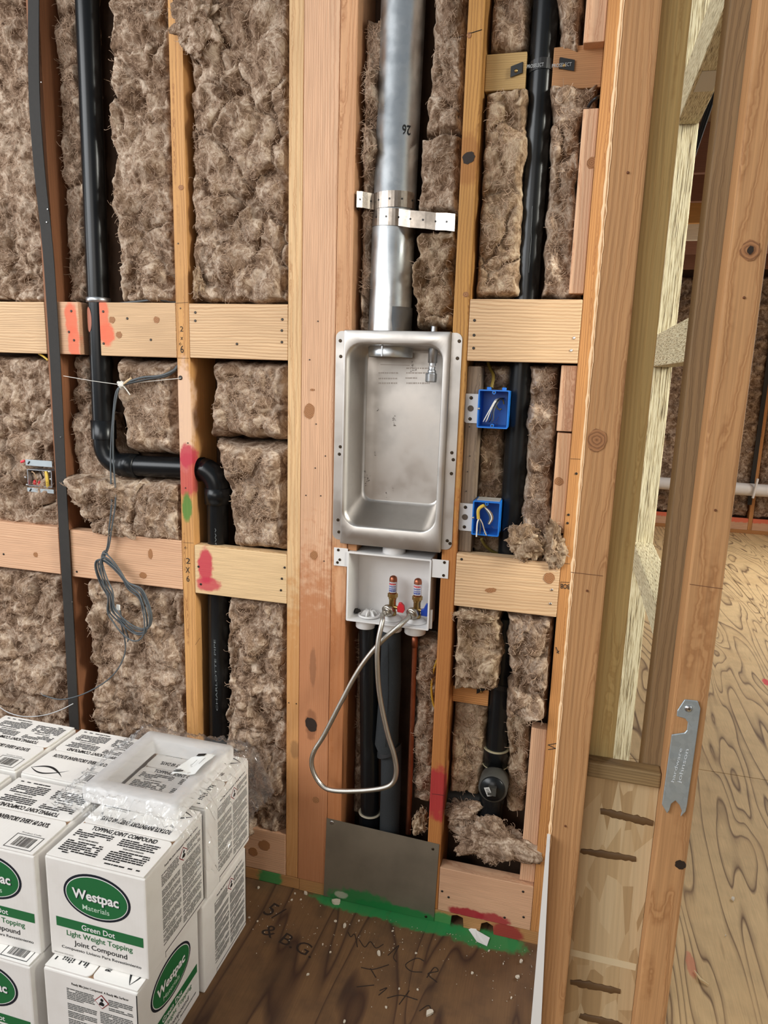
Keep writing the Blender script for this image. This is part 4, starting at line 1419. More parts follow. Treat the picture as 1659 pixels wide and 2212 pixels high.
# drain cap
dcap = at(797, 1325, 0.03)
fz = lz0 + 0.006
cp = build('drain_cap', MB().lathe([(0.027, 0), (0.030, 0.001), (0.030, 0.005), (0.026, 0.006), (0.025, 0.003), (0.0, 0.003)], (dcap.x, 0.034, fz), (0, 0, 1), 30, caps=False), WHITEP, lbx)
cr = MB()
for a in (0.4, 0.4 + math.pi / 3, 0.4 + 2 * math.pi / 3):
    d = V((math.cos(a), math.sin(a), 0)) * 0.024
    n_ = V((-math.sin(a), math.cos(a), 0)) * 0.0012
    c_0 = V((dcap.x, 0.034, fz + 0.003))
    cr.loft([[c_0 - d - n_, c_0 - d + n_, c_0 + d + n_, c_0 + d - n_], [c_0 - d * 0.6 - n_ + V((0, 0, .013)), c_0 - d * 0.6 + n_ + V((0, 0, .013)), c_0 + d * 0.6 + n_ + V((0, 0, .013)), c_0 + d * 0.6 - n_ + V((0, 0, .013))]], 0, True, True, smooth=False)
build('grip_fins', cr, WHITEP, cp)
tuft('dark crumb of debris beside the drain cap in the white box', at(769, 1325, 0.04).x, fz + 0.006, 0.045, 0.010, 0.008, 0.006, 91, mat=plain('dark_debris', c8(52, 48, 44), 0.9), n=40, fib=0, name='debris_clump', cat='debris')

ends = []
for k, (px_, hm, lab) in enumerate(((846, REDP, 'red'), (899, BLUEP, 'blue'))):
    base = V((at(px_, 1335, 0.03).x, 0.034, fz))
    vroot = thing('shutoff_valve', 'brass washer valve with a %s handle and a copper arrestor on top' % lab, 'valve', base)
    build('escutcheon', MB().lathe([(0.027, 0), (0.027, 0.003), (0.021, 0.005), (0.020, 0.009), (0.012, 0.011)], base, (0, 0, 1), 28), WHITEP, vroot)
    build('valve_body', MB().lathe([(0.010, 0), (0.0115, 0.002), (0.0115, 0.010), (0.0095, 0.013), (0.0095, 0.044), (0.011, 0.046), (0.011, 0.050)], base + V((0, 0, 0.010)), (0, 0, 1), 20), BRASS, vroot)
    hx_ = [(0.0142 * math.cos(a), 0.0142 * math.sin(a)) for a in [j * math.pi / 3 + 0.2 for j in range(6)]]
    build('hex_nut', MB().prism(hx_, base + V((0, 0, 0.060)), (1, 0, 0), (0, 1, 0), (0, 0, 1), 0.011), BRASS, vroot, 0.001, 1)
    ar = build('arrestor', MB().lathe([(0.0092, 0), (0.0105, 0.002), (0.0105, 0.040), (0.0088, 0.046), (0.004, 0.049), (0, 0.0492)], base + V((0, 0, 0.070)), (0, 0, 1), 24, caps=False), COPPER, vroot, label='copper water hammer arrestor')
    m = MB()
    rows_ = [[base + V((0.0108 * math.sin(a), -0.0108 * math.cos(a), 0.070 + z_)) for a in np.linspace(-1.35, 1.35, 12)] for z_ in (0.005, 0.034)]
    m.loft(rows_, closed=False)
    build('paper_label', m, plain('silver_label_' + lab, c8(222, 224, 230), 0.25, 0.4), ar)
    m = MB()
    for z_, h_, mt, n_ in ((0.026, 0.0045, 0, 5), (0.020, 0.003, 1, 6), (0.014, 0.003, 1, 6), (0.0075, 0.005, 1, 5)):
        for j in range(n_):
            a0_, a1_ = -1.0 + 2.0 * j / n_, -1.0 + 2.0 * (j + 0.72) / n_
            m.loft([[base + V((0.01105 * math.sin(a), -0.01105 * math.cos(a), 0.070 + zz_)) for a in (a0_, (a0_ + a1_) / 2, a1_)] for zz_ in (z_, z_ + h_)], mt, closed=False)
    build('print', m, [REDP, plain('blue_print_' + lab, c8(44, 66, 150), 0.5)], ar, kind='stuff')
    # side handle
    hp = base + V((0.0095, -0.004, 0.034))
    build('handle_stem', MB().tube([hp - V((0.004, 0, 0)), hp + V((0.008, -0.001, 0))], 0.005, 12), BRASS, vroot)
    m = MB()
    if k == 0:
        m.prism([(0.006, -0.011), (0.022, -0.012), (0.026, -0.004), (0.024, 0.008), (0.016, 0.016), (0.009, 0.015), (0.008, 0.007), (0.005, 0.004)], hp - V((0, 0.006, 0)), (1, 0, 0), (0, 0, 1), (0, 1, 0), 0.010)
    else:
        m.prism([(0.003, -0.013), (0.021, -0.014), (0.021, 0.020), (0.016, 0.021), (0.010, 0.006), (0.003, 0.004)], hp - V((0, 0.006, 0)), (1, 0, 0), (0, 0, 1), (0, 1, 0), 0.010)
    build('handle', m, hm, vroot, 0.002)
    sp0 = base + V((0, 0, 0.033))
    sd = V((-0.35, -0.88, -0.28)).normalized()
    build('hose_spud', MB().lathe([(0.008, 0), (0.008, 0.018)], sp0, sd, 18), BRASS, vroot)
    ends.append((sp0 + sd * 0.014, sd))

# braided hose looped from valve to valve
hose = thing('braided_hose', 'braided steel washer hose hanging in a loop from both brass valves', 'hose', (at(780, 1710, -0.05).x, -0.05, at(780, 1710, -0.05).z))
for p, d in ends:
    build('coupling_nut', MB().lathe([(0.012, 0), (0.0165, 0.001), (0.0165, 0.011), (0.012, 0.012), (0.009, 0.013), (0.009, 0.022)], p, d, 22), plain('nickel', c8(176, 168, 156), 0.3, 1.0), hose)
hp1 = ends[0][0] + ends[0][1] * 0.020
hp2 = ends[1][0] + ends[1][1] * 0.020
path = [hp1, hp1 + ends[0][1] * 0.012]
for x, y, Y in ((826, 1342, -0.038), (817, 1385, -0.052), (815, 1430, -0.056), (820, 1500, -0.052), (836, 1580, -0.05), (851, 1630, -0.05), (856, 1665, -0.052), (849, 1690, -0.055), (828, 1702, -0.058), (780, 1708, -0.06), (724, 1708, -0.06), (697, 1698, -0.058), (679, 1672, -0.056), (673, 1645, -0.055), (680, 1620, -0.054), (700, 1588, -0.05), (735, 1520, -0.045), (770, 1455, -0.04), (800, 1412, -0.036), (830, 1380, -0.032), (858, 1356, -0.028)):
    path.append(at(x, y, Y))
path += [hp2 + ends[1][1] * 0.010, hp2]
build('hose', MB().tube(spline(path, 8), 0.0066, 14), BRAID, hose)

# pipes under the outlet box
sx = -0.4805
sd_ = thing('standpipe', 'black drain standpipe under the white outlet box', 'pipe', (sx + 0.006, 0.05, at(780, 1790, 0.05).z))
build('pipe', MB().tube([(sx - 0.008, 0.045, lz0 - 0.02), (sx + 0.010, 0.05, at(780, 1750, 0.05).z)], 0.0262, 26), ABS, sd_)
zc_ = at(780, 1752, 0.05).z
build('coupling', MB().lathe([(0.031, -0.10), (0.031, 0), (0.0315, 0.002), (0.027, 0.003)], (sx + 0.010, 0.05, zc_), (0, 0, 1), 26), ABS, sd_)
build('glue_ring', MB().lathe([(0.0300, 0), (0.0325, 0.001), (0.0325, 0.003), (0.0300, 0.004)], (sx + 0.010, 0.05, zc_ + 0.001), (0, 0, 1), 26), plain('white_glue', c8(168, 160, 140), 0.5), sd_)
fx = -0.4235
fo = thing('insulated_pipe', 'pipe in a black foam sleeve with a taped kink, beside the standpipe', 'pipe', (fx + 0.01, 0.045, 0.06))
zk = at(845, 1622, 0.04).z


def foam_ring(c, r, n=22):
    out = []
    for k in range(n):
        a = 2 * math.pi * k / n
        out.append(c + V((r * math.cos(a), r * math.sin(a), 0)))
    return out


m = MB()
m.loft([foam_ring(V((fx + 0.000, 0.040, lz0 - 0.022)), 0.026), foam_ring(V((fx + 0.003, 0.040, 0.68)), 0.029), foam_ring(V((fx - 0.001, 0.040, zk + 0.07)), 0.031), foam_ring(V((fx - 0.001, 0.036, zk + 0.02)), 0.0325), foam_ring(V((fx + 0.006, 0.040, zk - 0.006)), 0.030)], 0, True, True)
build('foam_sleeve', m, FOAM, fo)
m = MB()
m.loft([foam_ring(V((fx + 0.010, 0.046, zk + 0.012)), 0.0285), foam_ring(V((fx + 0.013, 0.046, zk - 0.10)), 0.0285), foam_ring(V((fx + 0.014, 0.046, 0.06)), 0.028)], 0, True, True)
build('foam_sleeve', m, FOAM, fo)
pts = [V((fx + 0.006 + 0.0335 * math.cos(a), 0.041 - 0.0335 * math.sin(a), zk + 0.004 + 0.016 * math.cos(a) * 1.0)) for a in np.linspace(math.pi * 1.0, 0.0, 14)]
m = MB()
m.loft([[p + V((0, 0, 0.009)), p - V((0, 0, 0.009))] for p in pts], closed=False)
build('tape_band', m, plain('black_tape', c8(40, 42, 44), 0.6), fo)
sl = MB()
sl.tube([(fx - 0.001, 0.0405 - 0.0292, 0.80), (fx + 0.005, 0.0405 - 0.0302, 0.66), (fx + 0.004, 0.036 - 0.0325, zk + 0.03)], 0.0006, 5)
build('seam', sl, WIREK, fo)
cu = thing('copper_pipe', 'thin copper supply tube running down beside the yellow stud', 'pipe', (-0.357, 0.05, 0.05))
build('tube', MB().tube([(at(895, 1400, .05).x, 0.05, lz0 - 0.02), (at(884, 1750, .05).x, 0.05, at(882, 1800, 0.05).z)], 0.0078, 16), COPPER, cu)
build('coupling', MB().lathe([(0.0078, 0), (0.0095, 0.001), (0.0095, 0.030), (0.0078, 0.031)], (at(895, 1400, .05).x, 0.05, at(895, 1398, 0.05).z), (0, 0, 1), 16), COPPER, cu)
yc = [at(x, y, 0.055) for x, y in ((944, 1425), (935, 1455), (932, 1490), (936, 1520), (944, 1535))]
build('yellow_cable', MB().tube(spline(yc, 6), 0.003, 10), plain('dim_yellow_sheath', c8(176, 132, 34), 0.5), label='short bow of yellow cable behind the yellow stud, beside the copper tube', cat='cable')

# dark protection plate at the floor
pp = thing('steel_plate', 'large dark grey nail plate standing on the floor, sprayed green along its foot', 'plate', (-0.42, -0.002, 0.0))
q = [at(706, 1767, -0.0015), at(949, 1824, -0.0015), at(937, 1991, -0.0015), at(699, 1938, -0.0015)]
m = MB().prism([(p.x, max(0.001, p.z)) for p in q], (0, -0.001, 0), (1, 0, 0), (0, 0, 1), (0, -1, 0), 0.0014)
t_pl = NT('sprayed_grey_plate')
pos_ = t_pl.n('TexCoord').outputs['Object']
nz_ = t_pl.noise(pos_, 7, 4)
cc_ = t_pl.mix(t_pl.maprange(nz_, 0.35, 0.7, 0, 0.5), c8(130, 120, 104), c8(96, 88, 76))
cc_ = paint_over(t_pl, cc_, [((-0.47, 0, 0.008), (0.11, 0.05, 0.04), GREENP, 0.85), ((-0.36, 0, 0.004), (0.15, 0.05, 0.022), GREENP, 0.9), ((-0.535, 0, 0.018), (0.02, 0.05, 0.012), c8(210, 204, 190), 0.7)])
PLATEM = t_pl.out(cc_, 0.55, nz_, 0.05, 0.001, Metallic=0.35)
build('sheet', m, PLATEM, pp)
nails(pp, [at(x, y, -0.0024) for x, y in ((935, 1834), (920, 1980))], SCREW, 0.004, name='screw')
nails(pp, [at(717, 1777, -0.0024)], NAILB, 0.006, name='screw')

# ================================================================== electrical
def wire(parent, pts, r, mat, name='wire', seg=8, n=6):
    return build(name, MB().tube(spline(pts, n), r, seg), mat, parent)


for k, (xa, ya, xb, yb, bx, by0, by1, dep, lab) in enumerate(((1034, 841, 1096, 927, 1003, 850, 913, 0.07, 'upper'), (1022, 1081, 1077, 1160, 990, 1086, 1145, 0.07, 'lower'))):
    pa_, pb_ = at(xa, ya, -0.004), at(xb, yb, -0.004)
    x0, x1, z1b, z0b = pa_.x, pb_.x, pa_.z, pb_.z
    root = thing('electrical_box', 'blue plastic box %s' % ('with bent wires, hung nearer the wide wavy block' if k == 0 else 'with a yellow sheathed cable and long stripped wires, nearer the torn clumps'), 'electrical box', ((x0 + x1) / 2, 0.03, z0b), 'blue switch boxes')
    m = MB()
    o0 = rrect(x0 + 0.002, x1 - 0.002, z0b + 0.002, z1b - 0.002, 0.002, dep, 2)
    o1 = rrect(x0, x1, z0b, z1b, 0.003, -0.004, 2)
    i1 = rrect(x0 + 0.003, x1 - 0.003, z0b + 0.003, z1b - 0.003, 0.002, -0.004, 2)
    i2 = rrect(x0 + 0.004, x1 - 0.004, z0b + 0.004, z1b - 0.004, 0.002, dep - 0.003, 2)
    m.loft([o0, o1, i1, i2], 0, True, True, smooth=False)
    bx_ = build('shell', m, BLUE, root)
    xm = (x0 + x1) / 2
    for zz in (z1b - 0.006, z0b + 0.006):
        build('screw_boss', MB().lathe([(0.0045, 0), (0.0045, 0.03), (0.0, 0.03)], (xm, -0.0042, zz), (0, 1, 0), 14), BLUE, bx_)
        build('screw_hole', MB().lathe([(0.0022, 0), (0.0021, 0.0005)], (xm, -0.0043, zz), (0, -1, 0), 12), WIREK, bx_)
    build('screw', MB().lathe([(0.003, 0), (0.003, 0.001), (0.001, 0.002)], (x0 + 0.003, -0.0042, (z0b + z1b) / 2), (0, -1, 0), 12), NAILB, bx_)
    p0, p1 = at(bx, by0, 0.0155), at(bx, by1, 0.0155)
    m = MB()
    zc_ = (p0.z + p1.z) / 2
    xl_, hh_ = p0.x, (p0.z - p1.z) / 2
    m.prism([(xl_ + 0.004, hh_), (x0 + 0.001 - 0, hh_), (x0 + 0.001, -hh_), (xl_ + 0.008, -hh_), (xl_, -hh_ + 0.006), (xl_ + 0.002, 0), (xl_, hh_ - 0.012)], (0, 0.0145, zc_), (1, 0, 0), (0, 0, 1), (0, 1, 0), 0.002)
    br = build('bracket', m, plain('bracket_white_%d' % k, c8(206, 204, 200), 0.5), root)
    mx = (xl_ + x0) / 2 - 0.001
    build('hole', MB().lathe([(0.0075, 0), (0.0074, 0.0006)], (mx, 0.0144, zc_), (0, -1, 0), 18), GREYW and plain('hole_shadow_%d' % k, c8(92, 80, 68), 0.9), br)
    for dz in (hh_ * 0.72, -hh_ * 0.72):
        build('screw', MB().lathe([(0.0042, 0), (0.0042, 0.001), (0.002, 0.002)], (mx, 0.0145, zc_ + dz), (0, -1, 0), 12), SCREW, br)
    if k == 0:
        for j, (dx, col) in enumerate(((0, WIREW), (0.004, WIREK), (-0.003, WIREW), (0.007, GREYC))):
            wire(root, [(xm + 0.012 + dx, 0.055, z1b - 0.02), (xm + 0.006 + dx, 0.01, z1b - 0.024), (xm - 0.004 + dx, -0.001, z1b - 0.045), (xm - 0.012 + dx * 2, -0.002, z1b - 0.068), (xm - 0.016 + dx * 2, 0.004, z1b - 0.076)], 0.0013, col)
        ring_ = [V((xm + 0.012 + 0.009 * math.cos(a), 0.035, z1b - 0.034 + 0.013 * math.sin(a))) for a in np.linspace(0, 5.2, 12)]
        wire(root, ring_, 0.002, plain('dim_sheath', c8(110, 100, 66), 0.5))
        yl = [at(1062, 838, 0.03), at(1066, 812, 0.05), at(1058, 795, 0.07), at(1050, 770, 0.08)]
        wire(root, yl, 0.004, plain('olive_sheath', c8(120, 100, 40), 0.5), 'cable_sheath')
        for dx in (-0.014, 0.022):
            build('knockout_tab', MB().box((xm + dx - 0.005, 0.01, z1b - 0.001), (xm + dx + 0.005, 0.02, z1b + 0.006)), BLUE, bx_, 0.001, 1)
    else:
        y0_ = V((xm - 0.004, 0.02, z1b - 0.014))
        wire(root, [y0_, (xm - 0.010, -0.004, z1b - 0.012), (xm - 0.019, -0.008, z1b - 0.022), (xm - 0.018, -0.006, z1b - 0.044)], 0.0042, YEL, 'cable_sheath')
        wire(root, [(xm - 0.017, -0.007, z1b - 0.044), (xm - 0.0195, -0.010, z1b - 0.056), (xm - 0.0195, -0.010, z0b - 0.003)], 0.0019, WIREW)
        wire(root, [(xm - 0.015, -0.006, z1b - 0.044), (xm - 0.012, -0.006, z1b - 0.062), (xm - 0.013, -0.004, z0b + 0.004)], 0.0019, GREYC)
        wire(root, [(xm - 0.014, -0.006, z1b - 0.044), (xm - 0.007, -0.008, z1b - 0.055), (xm - 0.001, -0.006, z0b + 0.012), (xm + 0.004, -0.006, z0b + 0.002)], 0.0014, plain('pale_wire', c8(196, 176, 150), 0.5))
        for dx, col in ((0, GREYC), (0.004, WIREW), (0.007, plain('brown_wire', c8(120, 96, 74), 0.5))):
            wire(root, [(xm - 0.008, 0.0, z1b - 0.014), (xm + 0.002 + dx, -0.004, z1b - 0.024), (xm + 0.010 + dx, -0.004, z1b - 0.040), (xm + 0.006 + dx * 0.5, -0.003, z1b - 0.056)], 0.0017, col)
        wire(root, [at(1040, 1164, 0.03), at(1048, 1178, 0.045), at(1062, 1190, 0.06), at(1075, 1196, 0.07)], 0.004, plain('dim_sheath_b', c8(110, 96, 44), 0.5), 'cable_sheath')
        build('side_clip', MB().box((x0 + 0.008, 0.008, z1b - 0.0005), (x1 - 0.004, 0.05, z1b + 0.0015)), plain('grey_clip', c8(150, 146, 140), 0.5), bx_)

jb = thing('junction_box', 'galvanized junction box with wires and a red nut, nailed beside the black strip', 'electrical box', (-1.48, 0.0, at(80, 1066, 0).z))
q0, q1 = at(58, 1013, -0.004), at(119, 1054, -0.004)
x0, x1, z1b, z0b = q0.x, -1.4385, q0.z, q1.z
m = MB()
m.loft([rrect(x0, x1, z0b, z1b, 0.002, 0.045, 2), rrect(x0, x1, z0b, z1b, 0.002, -0.004, 2), rrect(x0 + .0022, x1 - .0022, z0b + .0022, z1b - .0022, 0.002, -0.004, 2), rrect(x0 + .003, x1 - .003, z0b + .003, z1b - .003, 0.002, 0.043, 2)], 0, True, True, smooth=False)
build('shell', m, GALV_DULL, jb)
for (pa_, pb_) in ((at(55, 992, -0.002), at(119, 1010, -0.002)), (at(59, 1053, -0.002), at(121, 1067, -0.002))):
    e_ = build('mounting_plate', MB().box((pa_.x, -0.003, pb_.z), (x1 + 0.003, -0.0012, pa_.z)), plain('zinc_plate', c8(214, 224, 228), 0.35, 0.6, var=0.1), jb, 0.0006, 1)
    c_0 = V((pa_.x + 0.012, -0.0031, (pa_.z + pb_.z) / 2))
    build('slot', MB().tube([c_0 + V((-0.003, 0, -0.004)), c_0 + V((0.003, 0, 0.004))], 0.0022, 8), WIREK, e_)
for x, y in ((53.5, 1031.5), (105, 1019.5), (108, 1035.5), (57, 1047.5)):
    p = at(x, y, -0.005)
    build('screw_boss', MB().lathe([(0.0032, 0), (0.0032, 0.002), (0.0012, 0.0024)], p + V((0, 0.003, 0)), (0, -1, 0), 12), NAILB, jb)
wire(jb, [at(67, 1022, 0.02), at(70, 1019, 0.0), at(76, 1026, -0.002), at(80, 1042, 0.006)], 0.0017, plain('tan_wire', c8(170, 140, 110), 0.5))
wire(jb, [at(74, 1024, 0.02), at(76, 1015, 0.002), at(84, 1016, 0.0), at(92, 1030, 0.004), at(92, 1046, 0.01)], 0.0022, WIREK)
wire(jb, [at(88, 1016, 0.02), at(94, 1020, 0.0), at(98, 1034, 0.0), at(97, 1050, 0.008)], 0.0014, plain('pale_wire_b', c8(190, 165, 140), 0.5))
for x, y in ((76, 1046), (86, 1048)):
    build('wire_nut', MB().lathe([(0.003, 0), (0.0055, 0.003), (0.005, 0.010), (0.003, 0.014), (0, 0.0142)], at(x, y, 0.01), (0.3, -0.3, 0.9), 12, caps=False), REDP, jb)
ys = wire(jb, [at(100, 1018, 0.0), at(102, 1035, -0.003), at(104, 1052, 0.0)], 0.0048, YEL, 'cable_sheath')
t_ = MB().text('12-2', at(103.3, 1051, -0.0085), (0, 0, 1), (-1, 0, 0), 0.004, 0.014)
build('lettering', t_, INKK, ys)
build('red_cap', MB().lathe([(0.004, 0), (0.004, 0.012), (0.002, 0.014)], at(46, 998, 0.0), (0.9, 0, 0.35), 10), plain('pink_red_cap', c8(222, 62, 76), 0.5), jb)

# string, cable and coil in front of the lower blocks
stq = [at(137, 812, -0.013), at(200, 823, -0.014), at(252, 830, -0.016), at(285, 828, -0.013), at(330, 823, -0.008), at(391, 817, -0.004)]
build('string', MB().tube(stq, 0.0009, 6), STRING, label='thin white string stretched across the bay from black strip to tan stud', cat='string')
kn = tuft('knotted white twine bunch hanging on the string', at(262, 832, -0.016).x, at(262, 832, -0.016).z, -0.016, 0.010, 0.006, 0.008, 77, mat=STRING, n=36, fib=0, amp=1.5, name='twine_knot', cat='string')
build('loose_end', MB().tube([at(266, 834, -0.018), at(272, 840, -0.019), at(281, 853, -0.018)], 0.0017, 7), STRING, kn)
ch = thing('coiled_cable', 'grey cable hanging from the string, coiled into loops over the lower block', 'cable', (at(268, 1285, -0.02).x, -0.02, at(268, 1285, -0.02).z))
wire(ch, [at(384, 790, 0.006), at(372, 802, -0.004), at(345, 812, -0.010), at(310, 815, -0.014), at(285, 822, -0.016), at(266, 828, -0.017)], 0.0032, GREYC, 'cable')
wire(ch, [at(384, 796, 0.006), at(360, 812, -0.006), at(320, 819, -0.012), at(288, 826, -0.016), at(266, 831, -0.017)], 0.0028, plain('dark_grey_cable', c8(52, 54, 56), 0.5), 'cable')
wire(ch, [at(268, 829, -0.018), at(274, 824, -0.018), at(284, 817, -0.016)], 0.0034, plain('tan_tape', c8(206, 180, 142), 0.6), 'taped_tip')
for dx, mt in ((0, GREYC), (3.4, GREYC)):
    wire(ch, [at(261, 832, -0.017), at(250 + dx, 850, -0.022), at(244 + dx * 0.6, 900, -0.024), at(239 + dx * 1.6, 980, -0.026), at(240 + dx * 2.6, 1050, -0.026), at(241 + dx * 2.4, 1090, -0.026), at(236 + dx * 1.6, 1140, -0.024), at(232 + dx, 1180, -0.022), at(222 + dx, 1203, -0.02), at(214 + dx, 1220, -0.02)], 0.0022, mt, 'cable')
rg = random.Random(12)
ca_, sa_ = math.cos(1.02), math.sin(1.02)
for j in range(6):
    a_, b_ = 92 + rg.uniform(-7, 7), 33 + rg.uniform(-8, 7)
    cx_, cy_ = 264 + rg.uniform(-4, 4), 1289 + rg.uniform(-7, 5)
    ph_ = rg.uniform(-0.12, 0.12)
    pts = []
    for t_ in np.linspace(0, 2 * math.pi, 22, endpoint=False):
        ex, ey = a_ * math.cos(t_), b_ * math.sin(t_) * (0.72 if math.cos(t_) < 0 else 1.15)
        c2, s2_ = math.cos(1.06 + ph_), math.sin(1.06 + ph_)
        pts.append(at(cx_ + ex * c2 - ey * s2_, cy_ + ex * s2_ + ey * c2, -0.034 - 0.008 * j / 6 - 0.008 * math.sin(t_ + j) ** 2))
    build('loop', MB().tube(spline(pts + [pts[0]], 4), 0.0022, 8), GREYC, ch)
wire(ch, [at(233, 1198, -0.02), at(226, 1190, -0.026), at(222, 1200, -0.03), at(240, 1216, -0.028), at(254, 1235, -0.022)], 0.0022, GREYC, 'cable')
wire(ch, [at(258, 1312, -0.03), at(263, 1335, -0.03), at(272, 1362, -0.028), at(277, 1376, -0.026), at(276, 1386, -0.025)], 0.0022, GREYC, 'cable')
wire(ch, [at(252, 1330, -0.03), at(262, 1350, -0.03), at(270, 1385, -0.03), at(270, 1410, -0.032), at(258, 1440, -0.036), at(236, 1466, -0.04), at(205, 1487, -0.042), at(170, 1503, -0.044), at(130, 1511, -0.046), at(93, 1502, -0.046)], 0.0020, GREYC, 'cable')
build('bare_tip', MB().tube([at(93, 1502, -0.046), at(88, 1497, -0.046)], 0.0012, 6), NAILB, ch)
build('white_tag', MB().box(tuple(at(251, 1318, -0.034)), tuple(at(260, 1306, -0.030))), PAPER, ch, 0.001, 1)
pts = [at(x, y, Y) for x, y, Y in ((-6, 1524, -0.02), (20, 1540, -0.05), (55, 1548, -0.06), (95, 1545, -0.058), (130, 1534, -0.05), (158, 1520, -0.03))]
build('thin_wire', MB().tube(spline(pts, 6), 0.0014, 8), plain('grey_white_wire', c8(196, 198, 200), 0.4), label='thin pale wire sagging just above the cartons by the black strip', cat='wire')
build('cable_end', MB().tube(spline([at(260, 655, 0.02), at(300, 651, 0.012), at(340, 648, 0.012), at(384, 654, 0.03)], 6), 0.0026, 8), GREYC, label='grey cable lying along the top of the orange sprayed block', cat='cable')
build('yellow_cable', MB().tube(spline([at(84, 764, 0.02), at(94, 770, 0.012), at(104, 778, 0.01)], 5), 0.003, 8), YEL, label='bit of yellow cable under the upper block by the black strip', cat='cable')
build('dark_cable', MB().tube(spline([at(1270, 233, 0.03), at(1278, 220, 0.02), at(1288, 212, 0.012), at(1296, 208, 0.03)], 5), 0.0035, 8), WIREK, label='dark cable bit curling over the end of the long packing stick', cat='cable')

# ================================================================== cartons of joint compound
CW, CD, CH = 0.241, 0.228, 0.2445
_cm = {}


def fine_print(mb, o, u, v, w, h, line, rg, m=0, dens=0.86, para=7):
    """illegible small type: broken bars in paragraphs"""
    o, u, v = V(o), V(u), V(v)
    y, k = h - line, 0
    last = rg.randint(3, para)
    while y > 0:
        x = 0.0
        end = w * (rg.uniform(0.25, 0.7) if k == last else rg.uniform(0.94, 1.0))
        while x < end:
            l = min(rg.uniform(0.004, 0.016), end - x)
            if rg.random() < dens:
                mb.poly([(x, y), (x + l, y), (x + l, y + line * 0.62), (x, y + line * 0.62)], o, u, v, m)
            x += l + 0.0012
        y -= line
        if k == last:
            y -= line * 0.7
            k, last = -1, rg.randint(2, para)
        k += 1


def ell(cx_, cz_, a, b, n=48):
    return [(cx_ + a * math.cos(2 * math.pi * k / n), cz_ + b * math.sin(2 * math.pi * k / n)) for k in range(n)]


def logo_face(o, u, n):
    """o: bottom centre of the face, u: to the reader's right, n: outward"""
    o, u, n = V(o), V(u), V(n)
    z = V((0, 0, 1))
    mb = MB()
    e = 0.0004
    mb.poly(ell(0.003, 0.168, 0.081, 0.0545), o + n * e, u, z, 0)
    mb.poly(ell(0.003, 0.168, 0.0755, 0.0490), o + n * e * 2, u, z, 1)
    mb.poly(ell(0.003, 0.168, 0.0735, 0.0470), o + n * e * 3, u, z, 2)
    mb.text('Westpac', o + u * -0.0540 + z * 0.1580 + n * e * 4, u, z, 0.0235, 0.1125, 0.035, 0)
    mb.text('Westpac', o + u * -0.0555 + z * 0.1592 + n * e * 5, u, z, 0.0235, 0.1125, 0.028, 1)
    mb.text('Materials', o + u * -0.032 + z * 0.1345 + n * e * 4, u, z, 0.0125, 0.065, 0.006, 3)
    mb.poly([(-0.1015, 0.0765), (0.1105, 0.0765), (0.1105, 0.0995), (-0.1015, 0.0995)], o + n * e, u, z, 2)
    mb.text('Green Dot', o + u * -0.038 + z * 0.0815 + n * e * 2, u, z, 0.0135, 0.081, 0.012, 1)
    mb.text('Light Weight Topping', o + u * -0.077 + z * 0.0585 + n * e, u, z, 0.0130, 0.161, 0.012, 2)
    mb.text('Joint Compound', o + u * -0.060 + z * 0.0375 + n * e, u, z, 0.0125, 0.130, 0.012, 4)
    mb.text('Compuesto Liviano Para Revestimiento', o + u * -0.092 + z * 0.0235 + n * e, u, z, 0.0068, 0.195, 0.012, 4)
    rg = random.Random(5)
    fine_print(mb, o + u * -0.112 + z * 0.006 + n * e, u, z, 0.05, 0.006, 0.005, rg, 5)
    return mb, [INKN, INKW, INKG, plain_c('pale_green_print', c8(196, 220, 200)), INKK, plain_c('faint_stamp', c8(190, 186, 180))]


def info_face(o, u, n):
    o, u, n = V(o), V(u), V(n)
    z = V((0, 0, 1))
    mb = MB()
    e = 0.0004
    rg = random.Random(9)
    x = -0.05
    mb.text('Ready Mix Joint Compound  A Ready Mix Surfacer', o + u * -0.045 + z * 0.217 + n * e, u, z, 0.0058, 0.138, 0.015, 1)
    fine_print(mb, o + u * -0.058 + z * 0.178 + n * e, u, z, 0.068, 0.030, 0.0042, rg, 0, 0.95)
    fine_print(mb, o + u * -0.058 + z * 0.030 + n * e, u, z, 0.075, 0.140, 0.0042, rg, 0, 0.95)
    fine_print(mb, o + u * 0.044 + z * 0.178 + n * e, u, z, 0.060, 0.030, 0.0042, rg, 0, 0.95)
    fine_print(mb, o + u * 0.022 + z * 0.022 + n * e, u, z, 0.082, 0.150, 0.0042, rg, 0, 0.95)
    c = o + u * 0.028 + z * 0.196
    for k_, s_, m_ in ((1, 0.0175, 2), (2, 0.0150, 3)):
        mb.poly([(s_, 0), (0, s_), (-s_, 0), (0, -s_)], c + n * e * (k_ + 1), u, z, m_)
    mb.poly(ell(0.001, 0.0055, 0.0035, 0.004, 12), c + n * e * 4, u, z, 1)
    mb.poly([(-0.007, -0.008), (0.004, -0.009), (0.007, -0.004), (0.002, 0.001), (-0.001, 0.001), (-0.005, -0.002)], c + n * e * 4, u, z, 1)
    mb.poly([(-0.053, 0.0125), (0.1135, 0.0125), (0.1135, 0.0150), (-0.053, 0.0150)], o + n * e, u, z, 1)
    mb.poly([(0.1110, 0.0125), (0.1135, 0.0125), (0.1135, 0.236), (0.1110, 0.236)], o + n * e, u, z, 1)
    mb.poly([(-0.053, -0.0), (-0.0515, -0.0), (-0.0515, 0.0150), (-0.053, 0.0150)], o + n * e, u, z, 1)
    return mb, [INKGR, INKK, INKR, INKW]


